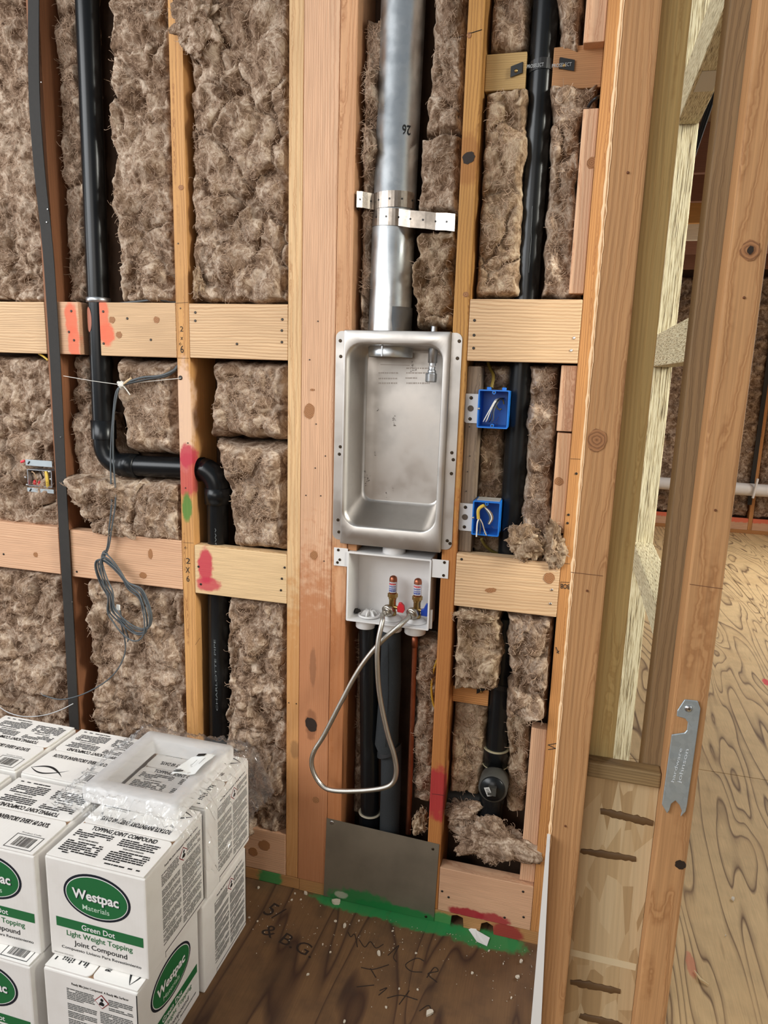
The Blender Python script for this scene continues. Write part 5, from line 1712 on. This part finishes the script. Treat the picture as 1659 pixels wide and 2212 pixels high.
def flap_T(z):
    """the flap that faces away: TOPPING JOINT COMPOUND, read from behind"""
    mb = MB()
    e = V((0, 0, z + 0.0004))
    u, v = V((-1, 0, 0)), V((0, -1, 0))
    mb.text('TOPPING JOINT COMPOUND', V((0.080, 0.018, 0)) + e, u, v, 0.0125, 0.163, 0.035)
    rg = random.Random(21)
    for x in (0.105, -0.006):
        mb.text('PROTECT FROM FREEZING' if x > 0 else 'PROTEJA CONTRA LA CONGELACION', V((x - 0.020, 0.0545, 0)) + e, u, v, 0.0042, 0.05, 0.03)
        fine_print(mb, V((x, 0.048, 0)) + e, u, v, 0.094, 0.026, 0.0060, rg, 0, 0.92, 4)
        fine_print(mb, V((x, 0.105, 0)) + e, u, v, 0.094, 0.048, 0.0060, rg, 0, 0.92, 9)
    return mb


def flap_R(z):
    """the flap towards the reader: ROTATE INVENTORY EVERY 60 DAYS., fish and bar code"""
    mb = MB()
    e = V((0, 0, z + 0.0004))
    u, v = V((1, 0, 0)), V((0, 1, 0))
    mb.text('ROTATE INVENTORY EVERY 60 DAYS.', V((-0.094, -0.031, 0)) + e, u, v, 0.0135, 0.180, 0.04)
    # fish: two arcs that cross at the tail
    for s_ in (1, -1):
        up, lo = [], []
        for k in range(25):
            t_ = k / 24
            x = -0.110 + 0.102 * t_
            w = 0.0008 + 0.0062 * math.sin(math.pi * min(1, t_ * 1.02)) ** 0.8
            if s_ < 0:
                w *= 0.75
            y = s_ * 0.0145 * math.sin(math.pi * (t_ / 0.80)) if t_ < 0.8 else -s_ * 0.014 * ((t_ - 0.8) / 0.2) ** 1.1
            up.append(V((x, -0.0885 + y + w / 2, 0)) + e)
            lo.append(V((x, -0.0885 + y - w / 2, 0)) + e)
        mb.loft([up, lo], closed=False, smooth=False)
    x0, x1, y0, y1 = 0.037, 0.106, -0.1075, -0.0640
    for a, b, c, d in ((x0, y0, x1, y0 + 0.0016), (x0, y1 - 0.0016, x1, y1), (x0, y0, x0 + 0.0016, y1), (x1 - 0.0016, y0, x1, y1)):
        mb.poly([(a, b), (c, b), (c, d), (a, d)], e, u, v)
    mb.text('Product Code:', V((0.044, -0.0605, 0)) + e, u, v, 0.0040, 0.050, 0.0)
    rg = random.Random(2)
    x = x0 + 0.012
    while x < x1 - 0.013:
        w = rg.choice((0.0006, 0.0010, 0.0016))
        mb.poly([(x, y0 + 0.007), (x + w, y0 + 0.007), (x + w, y1 - 0.007), (x, y1 - 0.007)], e, u, v)
        x += w + rg.choice((0.0006, 0.0010, 0.0014))
    return mb


def flap_shape(y0, y1, r=0.012):
    x = CW / 2 - 0.0035
    pts = []
    s_ = 1 if y1 > y0 else -1
    pts = [(-x, y0), (x, y0)]
    for k in range(7):
        a = math.pi / 2 * k / 6
        pts.append((x - r + r * math.cos(a), y1 - s_ * r + s_ * r * math.sin(a)))
    for k in range(7):
        a = math.pi / 2 * k / 6
        pts.append((-x + r - r * math.sin(a), y1 - s_ * r + s_ * r * math.cos(a)))
    return pts


def carton(label, x, y, z, rz=0.0, flip=False, logo=(), info=(), top=True, body=True):
    root = thing('carton', label, 'carton', (x, y, z), 'stacked joint compound cartons')
    root.rotation_euler.z = rz

    def part(name, key, mk, parent=root, kind=None):
        if key not in _cm:
            mb, mats, bev = mk()
            _cm[key] = mb.mesh(name, mats, V((0, 0, 0)), bev, 2, bev > 0)
        o = bpy.data.objects.new(name, _cm[key])
        COL.objects.link(o)
        o.parent = parent
        return o

    def mk_body():
        mb = MB()
        a, b = CW / 2, CD / 2
        h = CH - 0.0045
        mb.box((-a, -b, 0.0004), (a, b, h))
        me = mb
        return me, [CARD, KRAFT], 0.0035
    part('body', 'body', mk_body)
    # inner flaps, raw board
    part('inner_flap', 'inner', lambda: (MB().box((-CW / 2 + 0.006, -CD / 2 + 0.006, CH - 0.0044), (CW / 2 - 0.006, CD / 2 - 0.006, CH - 0.0036)), [KRAFT], 0))
    zt = CH
    for nm, y0, y1 in (('flap', -CD / 2 + 0.0012, -0.0016), ('flap', CD / 2 - 0.0012, 0.0016)):
        part(nm, 'fl%.3f' % y1, lambda: (MB().prism(flap_shape(y0, y1), (0, 0, CH - 0.0034), (1, 0, 0), (0, 1, 0), (0, 0, 1), 0.0034), [CARD], 0.0008))
    if top:
        s_ = math.pi if flip else 0.0
        for nm, key, f in (('flap_print', 'T', flap_T), ('flap_print', 'R', flap_R)):
            o = part(nm, 'print' + key, lambda: (f(zt), [INKK], 0))
            o.rotation_euler.z = s_
    faces = {'front': ((0, -CD / 2, 0), (1, 0, 0), (0, -1, 0)), 'right': ((CW / 2, 0, 0), (0, 1, 0), (1, 0, 0)), 'left': ((-CW / 2, 0, 0), (0, -1, 0), (-1, 0, 0)), 'back': ((0, CD / 2, 0), (-1, 0, 0), (0, 1, 0))}
    for f in logo:
        part('brand_print', 'logo' + f, lambda: logo_face(*faces[f]) + (0,))
    for f in info:
        part('info_print', 'info' + f, lambda: info_face(*faces[f]) + (0,))
    return root


carton('white carton with a full green oval, at the upper front corner of the stack', -0.8785, -0.4955, CH, 0.0, True, ('front',), ('right',))
carton('white carton under the plastic wrapped foam frame, against the wall side of the stack', -0.8770, -0.2555, CH, 0.0, True, (), ('right',))
carton('white carton with a bar code box on top, in front of the fish marked one', -1.1385, -0.507, CH, 0.012, False, ('front',), ())
carton('white carton with the fish symbol on its top flap, partly under the foam frame', -1.1510, -0.2605, CH, 0.0, False, (), ())
carton('white carton in the rear corner below the sagging thin wire', -1.4085, -0.2605, CH, 0.005, False, (), ())
carton('white carton mostly outside the edge, beyond the bar code one', -1.4000, -0.508, CH, 0.0, False, (), ())
carton('white carton at floor level turned with its green oval towards the bare floor', -0.8790, -0.5210, 0, math.pi / 2, False, ('front',), ('left',))
carton('white carton at floor level with dense small print facing the bare floor, near the wall', -0.8760, -0.2800, 0, 0.0, False, (), ('right',), top=False)
carton('lower white carton at the cut off corner, green oval partly visible', -1.1390, -0.537, 0, 0.0, False, ('front',), ())
for x, y in ((-1.15, -0.2605), (-1.40, -0.2605), (-1.40, -0.508)):
    carton('plain underside carton hidden in the floor layer of the stack', x, y, 0, 0.0, top=False)

# white foam frame in its plastic bag
TZ = 2 * CH + 0.0006
tx0, tx1, ty0, ty1, th = -1.048, -0.790, -0.432, -0.152, 0.038
fr = thing('foam_frame', 'white foam packing frame in a clear bag on top of the cartons', 'packaging', (-0.92, -0.29, TZ))


def ring_loft(zr):
    return [rr_xy(*q) for q in zr]


def rr_xy(x0, x1, y0, y1, r, z, n=5):
    return [V((p.x, p.z, z)) for p in rrect(x0, x1, y0, y1, r, 0, n)]


m = MB()
m.loft([rr_xy(tx0 + .002, tx1 - .002, ty0 + .002, ty1 - .002, .012, TZ), rr_xy(tx0, tx1, ty0, ty1, .012, TZ + .006), rr_xy(tx0, tx1, ty0, ty1, .012, TZ + th - .005), rr_xy(tx0 + .004, tx1 - .004, ty0 + .004, ty1 - .004, .010, TZ + th),
        rr_xy(tx0 + .037, tx1 - .037, ty0 + .040, ty1 - .036, .008, TZ + th), rr_xy(tx0 + .041, tx1 - .041, ty0 + .044, ty1 - .040, .006, TZ + th - .004), rr_xy(tx0 + .045, tx1 - .045, ty0 + .048, ty1 - .044, .006, TZ)], smooth=True)
build('frame', m, EPS, fr)
bagm = bag_mat()
nx, ny = 130, 120
X0, X1, Y0, Y1 = -1.092, -0.700, -0.492, -0.118
uu, vv = np.meshgrid(np.linspace(0, 1, nx), np.linspace(0, 1, ny))
uu, vv = uu.ravel(), vv.ravel()
P2 = np.stack([uu * 7, vv * 7, uu * 0], 1)
gx_ = X0 + (X1 - X0) * uu + 0.012 * fbm(np.stack([vv * 6, uu * 0, uu * 0], 1), 3, 3) * (np.abs(uu - 0.5) * 2) ** 4
gy_ = Y0 + (Y1 - Y0) * vv + 0.018 * fbm(np.stack([uu * 6, uu * 0 + 3, uu * 0], 1), 5, 3) * (np.abs(vv - 0.5) * 2) ** 4
ex = np.maximum(np.maximum(tx0 - gx_, gx_ - tx1), np.maximum(ty0 - gy_, gy_ - ty1))
fall = np.clip(1 - np.clip(ex, 0, None) / 0.055, 0, 1) ** 1.5
ix = np.minimum(np.minimum(gx_ - tx0 - .04, tx1 - .04 - gx_), np.minimum(gy_ - ty0 - .044, ty1 - .04 - gy_))
sag = np.clip(ix / 0.05, 0, 1) * 0.006
wr = (1 - np.abs(fbm(P2 * 1.6 + 3, 11, 3))) ** 4 * 0.009 + (1 - np.abs(fbm(P2 * np.array([4, 2.2, 1]), 13, 2))) ** 3 * 0.003
outm = np.clip(ex / 0.02, 0, 1)
crump = (1 - np.abs(fbm(P2 * 3.2, 17, 3))) ** 3 * 0.016 * outm
gz_ = TZ + 0.0035 + (th + 0.001) * fall - sag + wr * (0.25 + 0.75 * outm) + crump
over = np.clip(gx_ - (-0.757), 0, None)
gz_ = gz_ - over * 0.9 - np.clip(over - 0.02, 0, None) * 1.6
I = np.arange(nx * ny).reshape(ny, nx)
qd = np.stack([I[:-1, :-1], I[:-1, 1:], I[1:, 1:], I[1:, :-1]], -1).reshape(-1, 4)
offb = np.array([-0.92, -0.29, TZ])
me = np_mesh('plastic_bag', np.stack([gx_, gy_, gz_], 1) - offb, qd, bagm)
bag = bpy.data.objects.new('plastic_bag', me)
COL.objects.link(bag)
bag.location = offb
tag(bag, 'crinkled clear plastic bag around the foam frame, its loose end hanging over the carton edge', 'bag')
zs_ = TZ + th + 0.006
q = [atz(368, 1673, zs_), atz(421, 1671, zs_ + 0.004), atz(468, 1627, zs_ + 0.002), atz(413, 1634, zs_)]
m = MB()
n_ = 10
rows_ = []
for j in range(n_ + 1):
    t_ = j / n_
    a, b = q[0].lerp(q[3], t_), q[1].lerp(q[2], t_)
    rows_.append([a.lerp(b, k / 6) + V((0, 0, 0.003 * math.sin(5 * t_ + k))) for k in range(7)])
m.loft(rows_, closed=False)
slp = build('label_slip', m, PAPER, label='wrinkled white label slip stuck on the clear bag', cat='label')
m = MB()
uS, vS = (q[2] - q[1]), (q[0] - q[1])
for a, b, c, d in ((0.80, 0.35, 0.92, 0.70), (0.06, 0.55, 0.11, 0.95), (0.14, 0.70, 0.17, 0.95), (0.4, 0.2, 0.7, 0.22), (0.3, 0.45, 0.6, 0.47)):
    m.poly([(a, b), (c, b), (c, d), (a, d)], q[1] + V((0, 0, 0.0045)), uS, vS)
build('print', m, INKK, slp, kind='stuff')

# ================================================================== bits on the floor
rg = random.Random(31)
deb = [(558, 1919, 5), (660, 1931, 6), (726, 1951, 13), (725, 1991, 4), (744, 2001, 6), (697, 2041, 3), (714, 2058, 3), (775, 1990, 3), (848, 2012, 3), (665, 2106, 4), (862, 2137, 3), (902, 2139, 3), (744, 2208, 4), (927, 2190, 10), (898, 2060, 3), (834, 2177, 3), (1020, 2103, 4), (1056, 2055, 3), (1125, 2078, 6), (1118, 2112, 6), (630, 1945, 3), (650, 1944, 3), (637, 1931, 3), (538, 1983, 3), (556, 1991, 3), (1087, 2083, 2), (1104, 2157, 3), (818, 2061, 7), (745, 1998, 4), (1583, 1943, 7), (1567, 2022, 2)]
for k, (x, y, r) in enumerate(deb):
    p = atz(x, y, 0.0)
    s_ = r * 0.00098
    n_ = 7
    pts = [(s_ * (1 + rg.uniform(-.35, .35)) * math.cos(2 * math.pi * j / n_), s_ * rg.uniform(0.5, 0.9) * math.sin(2 * math.pi * j / n_)) for j in range(n_)]
    a = rg.uniform(0, 3)
    u_, v_ = V((math.cos(a), math.sin(a), 0)), V((-math.sin(a), math.cos(a), 0))
    if r >= 5:
        lab = {726: 'largest pale plaster flake lying at the green painted line, below the grey plate', 927: 'curled pale chip lying near the lower floor lettering', 818: 'greyish thin scrap on the scribbled floor lettering', 660: 'small plaster flake by the sole plate beside the post foot', 558: 'plaster flake at the wall foot nearest the cartons', 744: 'lumpy plaster crumb a little below the green line', 1125: 'upper of two plaster crumbs near the white offcut', 1118: 'lower of two plaster crumbs near the white offcut', 1583: 'single white crumb on the yellow plywood beyond the posts'}[x]
        build('plaster_flake', MB().prism(pts, p + V((0, 0, 0.0003)), u_, v_, (0.1, 0.05, 1), 0.003 + r * 0.0003), plain_c('plaster_crumb', c8(214, 204, 186)), label=lab, cat='debris')
    else:
        build('plaster_crumb', MB().prism(pts, p + V((0, 0, 0.0003)), u_, v_, (0.1, 0.05, 1), 0.003), plain_c('plaster_crumb', c8(214, 204, 186)), label='tiny pale plaster crumb scattered on the bare plywood floor', cat='debris', group='plaster crumbs on the floor')
m = MB()
for k in range(150):
    x, y = rg.uniform(540, 1150), 0
    y = 1915 + (x - 540) * 0.215 + abs(rg.gauss(0, 60)) + 6
    if y > 2205:
        continue
    p = atz(x, y, 0.0003)
    s_ = rg.uniform(0.0006, 0.0016)
    m.prism([(s_, 0), (-s_ * .5, s_ * .8), (-s_ * .5, -s_ * .8)], p, (1, 0, 0), (0, 1, 0), (0, 0, 1), s_)
build('plaster_dust', m, plain_c('plaster_crumb', c8(214, 204, 186)), label='specks of plaster dust along the foot of the wall', cat='debris', kind='stuff')
build('wood_splinter', MB().tube([atz(1500, 2096, 0.003), atz(1512, 2114, 0.004), atz(1532, 2127, 0.003)], [0.001, 0.003, 0.0012], 6), plain_c('pale_splinter_b', c8(226, 202, 156)), label='pale wood splinter on the yellow plywood near the hanging wrench post', cat='debris')
pp_ = [atz(1012, 2008, 0.001), atz(1026, 2001, 0.006), atz(1030, 2010, 0.004), atz(1058, 2026, 0.003), atz(1052, 2044, 0.001), atz(1030, 2034, 0.001)]
m = MB().add(pp_, [(0, 1, 2, 3, 4, 5)])
m.add([p + V((0, 0, 0.0006)) for p in pp_], [(5, 4, 3, 2, 1, 0)])
build('paper_scrap', m, PAPER, label='torn white paper scrap in front of the wider plate notch', cat='paper')
ink = plain('worn_marker', c8(44, 32, 25), 0.9)
m = MB()
pw_ = atz(560, 1975, 0.0004)
m.text('5/', atz(566, 1972, 0.0004), V((0.96, -0.28, 0)), V((0.28, 0.96, 0)), 0.052, 0.05)
m.text('& B.G.', atz(562, 2015, 0.0004), V((0.97, -0.24, 0)), V((0.24, 0.97, 0)), 0.040, 0.165)
build('floor_lettering', m, ink, fl)
m = MB()
for seq in (((752, 2014), (758, 2024), (766, 2018), (772, 2046)), ((776, 2030), (788, 2046), (800, 2034), (812, 2048), (828, 2040)), ((838, 2064), (862, 2042), (850, 2066), (856, 2078)), ((916, 2076), (900, 2070), (876, 2084), (888, 2098), (912, 2100)), ((780, 2090), (806, 2094), (840, 2084)), ((812, 2112), (800, 2092)), ((922, 2112), (938, 2090), (946, 2098), (924, 2104), (944, 2122)), ((770, 2132), (808, 2128)), ((820, 2140), (836, 2134), (818, 2150)), ((836, 2156), (866, 2150), (902, 2160)), ((884, 2140), (862, 2170)), ((906, 2184), (926, 2172), (934, 2192))):
    pts = [atz(x, y, 0.0004) for x, y in seq]
    m.tube(spline(pts, 4), 0.0012, 4)
build('floor_scribble', m, ink, fl, kind='stuff')

# ================================================================== door pocket posts at the near end of the cross wall
YF = -0.88
firm = wood('fir_jamb', c8(200, 150, 100), c8(166, 114, 68), 'z', warp=0.05)
AX0, AX1, BX0, BX1 = 0.0145, 0.0520, 0.1385, 0.1745
pA = lumber('pocket_post', (AX0, YF, 0.0005), (AX1, YF + 0.038, Z1), 'z', firm, 'near brown post with a large round knot, its bark edge touching the end stud', 'post')
pB = lumber('pocket_post', (BX0, YF, 0.0005), (BX1, YF + 0.038, Z1), 'z', firm, 'near brown post that carries the hanging steel wrench', 'post', bevel=0.003)
knot(pA, at(1289, 951, YF - 0.0005), 0.0105, 0.0125, KNOT, 0, 61)
knot(pB, at(1620, 541, YF - 0.0005), 0.009, 0.010, KNOT, 0, 62)
knot(pB, at(1621, 540, YF - 0.0012), 0.003, 0.004, KNOTD, 0, 63)
knot(pB, at(1470, 1868, YF - 0.0005), 0.0062, 0.0058, KNOTD, 0, 64)
for k, (o_, pts_) in enumerate(((pA, ((1356, 373), (1268, 1276), (1221, 1784))), (pB, ((1545, 1102), (1607, 643))))):
    nails(o_, [at(x, y, YF) for x, y in pts_], plain_c('pin_knot', c8(110, 66, 36)), 0.0014, name='pin_knot')
for o_, pa_, pb_ in ((pA, (1233, 1236), (1302, 1244)), (pB, (1490, 1262), (1562, 1272))):
    build('pencil_line', MB().tube([at(pa_[0], pa_[1], YF - 0.0002), at(pb_[0], pb_[1], YF - 0.0002)], 0.0004, 5), plain_c('pencil_brown', c8(120, 82, 54)), o_)
# raw bark-side splinters on the first post
m = MB()
rg = random.Random(8)
pr = []
for k in range(260):
    z_ = 0.3 + 2.2 * k / 259
    w = 0.0012 + 0.0012 * abs(rg.gauss(0, 1))
    pr.append(([AX0 - 0.0002 - w * 0.5, z_], w))
A = [V((AX0 - 0.0004 - w * 0.6, YF + 0.004, q_[1])) for q_, w in pr]
B = [V((AX0 + 0.0008 + w * 0.5, YF - 0.0006, q_[1])) for q_, w in pr]
C_ = [V((AX0 + 0.0010, YF + 0.003, q_[1])) for q_, w in pr]
m.loft([A, B, C_], closed=False, smooth=False)
build('splintered_edge', m, plain('pale_splinter', c8(236, 200, 156), 0.85), pA)

olive = wood('olive_jamb', c8(218, 190, 126), c8(190, 156, 96), 'z', warp=0.05)
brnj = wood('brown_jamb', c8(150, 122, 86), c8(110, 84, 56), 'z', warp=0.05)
lumber('inner_stud', (0.0455, -0.8415, 0.0005), (0.0832, -0.7535, Z1), 'z', olive, 'olive yellow stud right behind the knotted brown post', 'stud')
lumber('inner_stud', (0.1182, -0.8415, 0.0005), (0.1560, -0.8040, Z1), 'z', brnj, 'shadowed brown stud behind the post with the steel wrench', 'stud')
sa, sb = at(1270, 1646, -0.862), at(1272, 1682, -0.862)
zsl = sa.z
lumber('pocket_sill', (AX1 + 0.0005, -0.862, zsl - 0.020), (BX0 - 0.0005, -0.8420, zsl), 'x', wood('sill_wood', c8(150, 124, 84), c8(112, 88, 56), 'x'), 'small brown cross sill capping the strand board between the posts', 'lumber')
osb = build('strand_board', MB().box((AX1 + 0.0004, -0.8535, 0.0005), (BX0 - 0.0004, -0.8422, zsl - 0.0205)), osb_mat(), label='pale strand board panel with brown glue lines between the two near posts', cat='panel')
rg = random.Random(14)
for k, (xa, ya, xb, yb, w) in enumerate(((1297, 1752, 1418, 1780, 0.0125), (1254, 1838, 1374, 1856, 0.0115), (1232, 2121, 1340, 2142, 0.0135), (1252, 2195, 1345, 2216, 0.0140))):
    a, b = at(xa, ya, -0.8538), at(xb, yb, -0.8538)
    a.x, b.x = max(a.x, AX1 + 0.002), min(b.x, BX0 - 0.002)
    n_ = 16
    pts = [a.lerp(b, j / n_) + V((0, 0, rg.uniform(-0.0007, 0.0007))) for j in range(n_ + 1)]
    rr = [w * 0.5 * (0.35 + 0.65 * math.sin(math.pi * min(0.97, 0.06 + j / n_ * 0.9)) ** 0.5) * rg.uniform(0.75, 1.1) for j in range(n_ + 1)]
    m = MB().tube(pts, rr, 8)
    m.v = [(x, -0.8535 + (y + 0.8538) * 0.3, z) for x, y, z in m.v]
    build('glue_line', m, plain_c('brown_glue', c8(100, 74, 44)), osb)
z_ = at(1300, 2080, -0.8538).z
build('pale_streak', MB().box((AX1 + 0.002, -0.8538, z_), (BX0 - 0.002, -0.8534, z_ + 0.010)), plain_c('pale_streak', c8(214, 196, 160)), osb)

# steel pocket door wrench
wr_ = thing('steel_wrench', 'flat steel wrench with a hook notch and forked foot, screwed to the brown post', 'wrench', (0.153, YF - 0.002, 1.004))
cpx = [(1479, 1511), (1507, 1514), (1513, 1531), (1511, 1548), (1484, 1740), (1481, 1753), (1470, 1764), (1473, 1752), (1468, 1739), (1459, 1729), (1450, 1736), (1446, 1750), (1441, 1757), (1436, 1748), (1430, 1738), (1451, 1587), (1479, 1583), (1484, 1577), (1486, 1560), (1480, 1552), (1462, 1547), (1463, 1535)]
qs = [at(x, y, YF - 0.0025) for x, y in cpx]
m = MB().prism([(p.x, p.z) for p in qs], (0, YF - 0.0010, 0), (1, 0, 0), (0, 0, 1), (0, -1, 0), 0.0022)
plw = build('plate', m, galv('zinc_wrench', c8(176, 188, 194), 0.40, 30, metal=0.6), wr_, 0.0006, 1)
p = at(1487, 1531, YF - 0.0035)
sw = build('screw', MB().lathe([(0.0042, 0), (0.0042, 0.0006), (0.0026, 0.0018), (0.0, 0.0019)], p + V((0, 0.0006, 0)), (0, -1, 0), 18, caps=False), NAILB, wr_)
m = MB()
for a in (0.3, 0.3 + math.pi / 2):
    d = V((math.cos(a), 0, math.sin(a))) * 0.0016
    m.tube([p - d + V((0.0006, -0.0012, 0)), p + d + V((0.0006, -0.0012, 0))], 0.0004, 5)
build('cross_slot', m, WIREK, sw)
m = MB()
m.text('johnson', at(1470, 1692, YF - 0.0036), V((0.10, 0, 1)).normalized(), V((-1, 0, 0.1)).normalized(), 0.0042, 0.044)
m.text('hardware', at(1456, 1690, YF - 0.0036), V((0.10, 0, 1)).normalized(), V((-1, 0, 0.1)).normalized(), 0.0036, 0.044)
build('stamped_lettering', m, plain_c('stamp_bright', c8(214, 220, 222)), plw)

# white drywall offcut at the foot of the first post
m = MB().prism([(0.0115, 0.947), (0.0152, 0.947), (0.0262, 0.62), (0.0275, 0.002), (0.0115, 0.002)], (0, YF - 0.0015, 0), (1, 0, 0), (0, 0, 1), (0, -1, 0), 0.010)
build('drywall_offcut', m, DRYW, label='white drywall offcut standing on edge against the knotted brown post', cat='drywall')

# pale strand lumber of the cross wall
lz_, ly_ = lsl_mat('z'), lsl_mat('y')
L1 = lumber('strand_stud', (0.1402, -0.215, 0.0005), (0.1780, -0.126, Z1), 'z', lz_, 'tall pale strand lumber stud seen through the slot between the posts', 'stud')
for z0_, z1_, lab in ((1.962, 2.035, 'uppermost pale strand block with a paper stamp, running back to the strand stud'), (1.531, 1.590, 'middle pale strand block reaching to the strand stud'), (1.136, 1.182, 'lowest pale strand block with a lit top, reaching to the strand stud')):
    b_ = lumber('strand_block', (0.1402, -0.753, z0_), (0.1780, -0.2155, z1_), 'y', ly_, lab, 'block')
    if z0_ > 1.9:
        build('paper_stamp', MB().box((0.146, -0.45, z0_ - 0.0006), (0.174, -0.37, z0_ - 0.0002)), plain_c('stamp_grey', c8(190, 182, 168)), b_)
lumber('strand_plate', (0.1402, -0.753, 0.0005), (0.1780, -0.2155, 0.0385), 'y', ly_, 'pale strand plate lying on the floor inside the cross wall', 'lumber')

# ================================================================== the room beyond
YW = 6.02
build('wall_far', MB().box((0.04, YW + 0.10, 0), (3.8, YW + 0.14, 2.75)), SHEATH, kind='structure')
FZ = W(ORANGE, 'z', 'orange_stud')
fs = []
studs_x = [at(x, 900, YW).x for x in (1400, 1512, 1652)] + [2.75, 3.2]
for k, (x, lab) in enumerate(zip(studs_x, ('far stud hidden at the pocket edge', 'far stud behind the near post', 'far stud with a black strip, beyond the yellow floor', 'far stud beyond the edge', 'outermost far stud'))):
    lumber('stud', (x - 0.019, YW, 0.0385), (x + 0.019, YW + 0.099, 2.74), 'z', FZ, lab + ' in the room beyond', 'stud')
xs = [0.06] + studs_x
for k in range(len(xs) - 1):
    a, b = xs[k] + 0.021, xs[k + 1] - 0.021
    batt('far dark batt bay %s in the room beyond' % ('by the pocket slot', 'behind the strand stud', 'over the white pipe', 'beside the black strip', 'at the end')[k], [(0.16, a, b), (2.52, a, b)], YW + 0.045, YW + 0.097, seed=70 + k, res=0.022, fib=0.0, px=False, amp=2.0, cell=0.16)
bsx = studs_x[2]
build('edge_strip', MB().box((bsx - 0.052, YW - 0.008, 0.30), (bsx - 0.012, YW - 0.001, 2.7)), BLACKR, label='far black strip on the stud in the room beyond', cat='strip')
fpw = wood('orange_far_plate', ORANGE[0], ORANGE[1], 'x')
lumber('sole_plate', (0.06, YW, 0.0005), (3.7, YW + 0.099, 0.038), 'x', fpw, 'far sole plate along the foot of the insulated wall beyond', 'lumber')
orf = wood('orange_sprayed_far_block', PINK[0], PINK[1], 'x', paint=[((1.5, YW, 0.145), (1.0, 0.05, 0.035), ORANGEP, 0.9)])
for k, (a, b) in enumerate(zip(xs[:-1], xs[1:])):
    lumber('wood_block', (a + 0.0205, YW - 0.001, 0.0385), (b - 0.0205, YW + 0.037, 0.155), 'x', orf, 'far low block with orange spray, %s' % ('by the slot', 'beside the strand stud', 'under the white pipe', 'next to the black strip', 'last of the row')[k], 'block')
wz = at(1640, 1058, YW - 0.05).z
wp = thing('white_pipe', 'white plastic pipe running level along the far insulated wall', 'pipe', (1.8, YW - 0.04, wz - 0.03))
build('pipe', MB().tube([(0.3, YW - 0.085, wz + 0.01), (3.4, YW - 0.085, wz - 0.01)], 0.062, 18), WHITEP, wp)
for x0_, y0_, x1_, y1_ in ((1637, 1034, 1626, 1076),):
    a, b = at(x0_, y0_, YW - 0.165), at(x1_, y1_, YW - 0.165)
    build('riser', MB().tube([a, b], 0.012, 10), WHITEP, wp)
# joists of the far ceiling, seen through the slot
jm = wood('joist_wood', c8(140, 92, 66), c8(96, 58, 40), 'x')
for k, (y, z0_, z1_, lab) in enumerate(((2.3, 2.52, 2.749, 'nearest dark joist'), (2.9, 2.52, 2.749, 'second dark joist'), (3.5, 2.52, 2.749, 'bright yellow joist'), (4.1, 2.52, 2.749, 'whitish joist'), (4.7, 2.52, 2.749, 'fifth dark joist'), (5.4, 2.50, 2.749, 'last dark joist'))):
    lumber('ceiling_joist', (0.05, y, z0_), (3.78, y + 0.038, z1_), 'x', {2: W(YELL, 'x', 'yellow_board'), 3: W((c8(236, 226, 206), c8(200, 184, 156)), 'x', 'whitewood')}.get(k, jm), lab + ' under the ceiling of the room beyond', 'joist')
for k, dx in enumerate((0, 5, 10)):
    pts = [at(1548 + dx, 150, 1.0), at(1538 + dx, 190, 1.0), at(1524 + dx * 0.9, 240, 1.02), at(1508 + dx * 0.8, 290, 1.05), at(1496 + dx * 0.5, 335, 1.08)]
    pts = [V((p.x, p.y, p.z)) for p in pts]
    pts = [V((pts[0].x + 0.05, pts[0].y + 0.02, 2.749)), pts[0] + (pts[0] - pts[1]) * 1.2] + pts + [pts[-1] + (pts[-1] - pts[-2]) * 0.8]
    build('black_cable', MB().tube(spline(pts, 5), 0.0035, 8), plain_c('glossy_black', c8(30, 34, 40)) if k else WIREK, label=('shiny black cable', 'middle black cable', 'outer black cable')[k] + ' slanting down in the room beyond, behind the strand block', cat='cable')
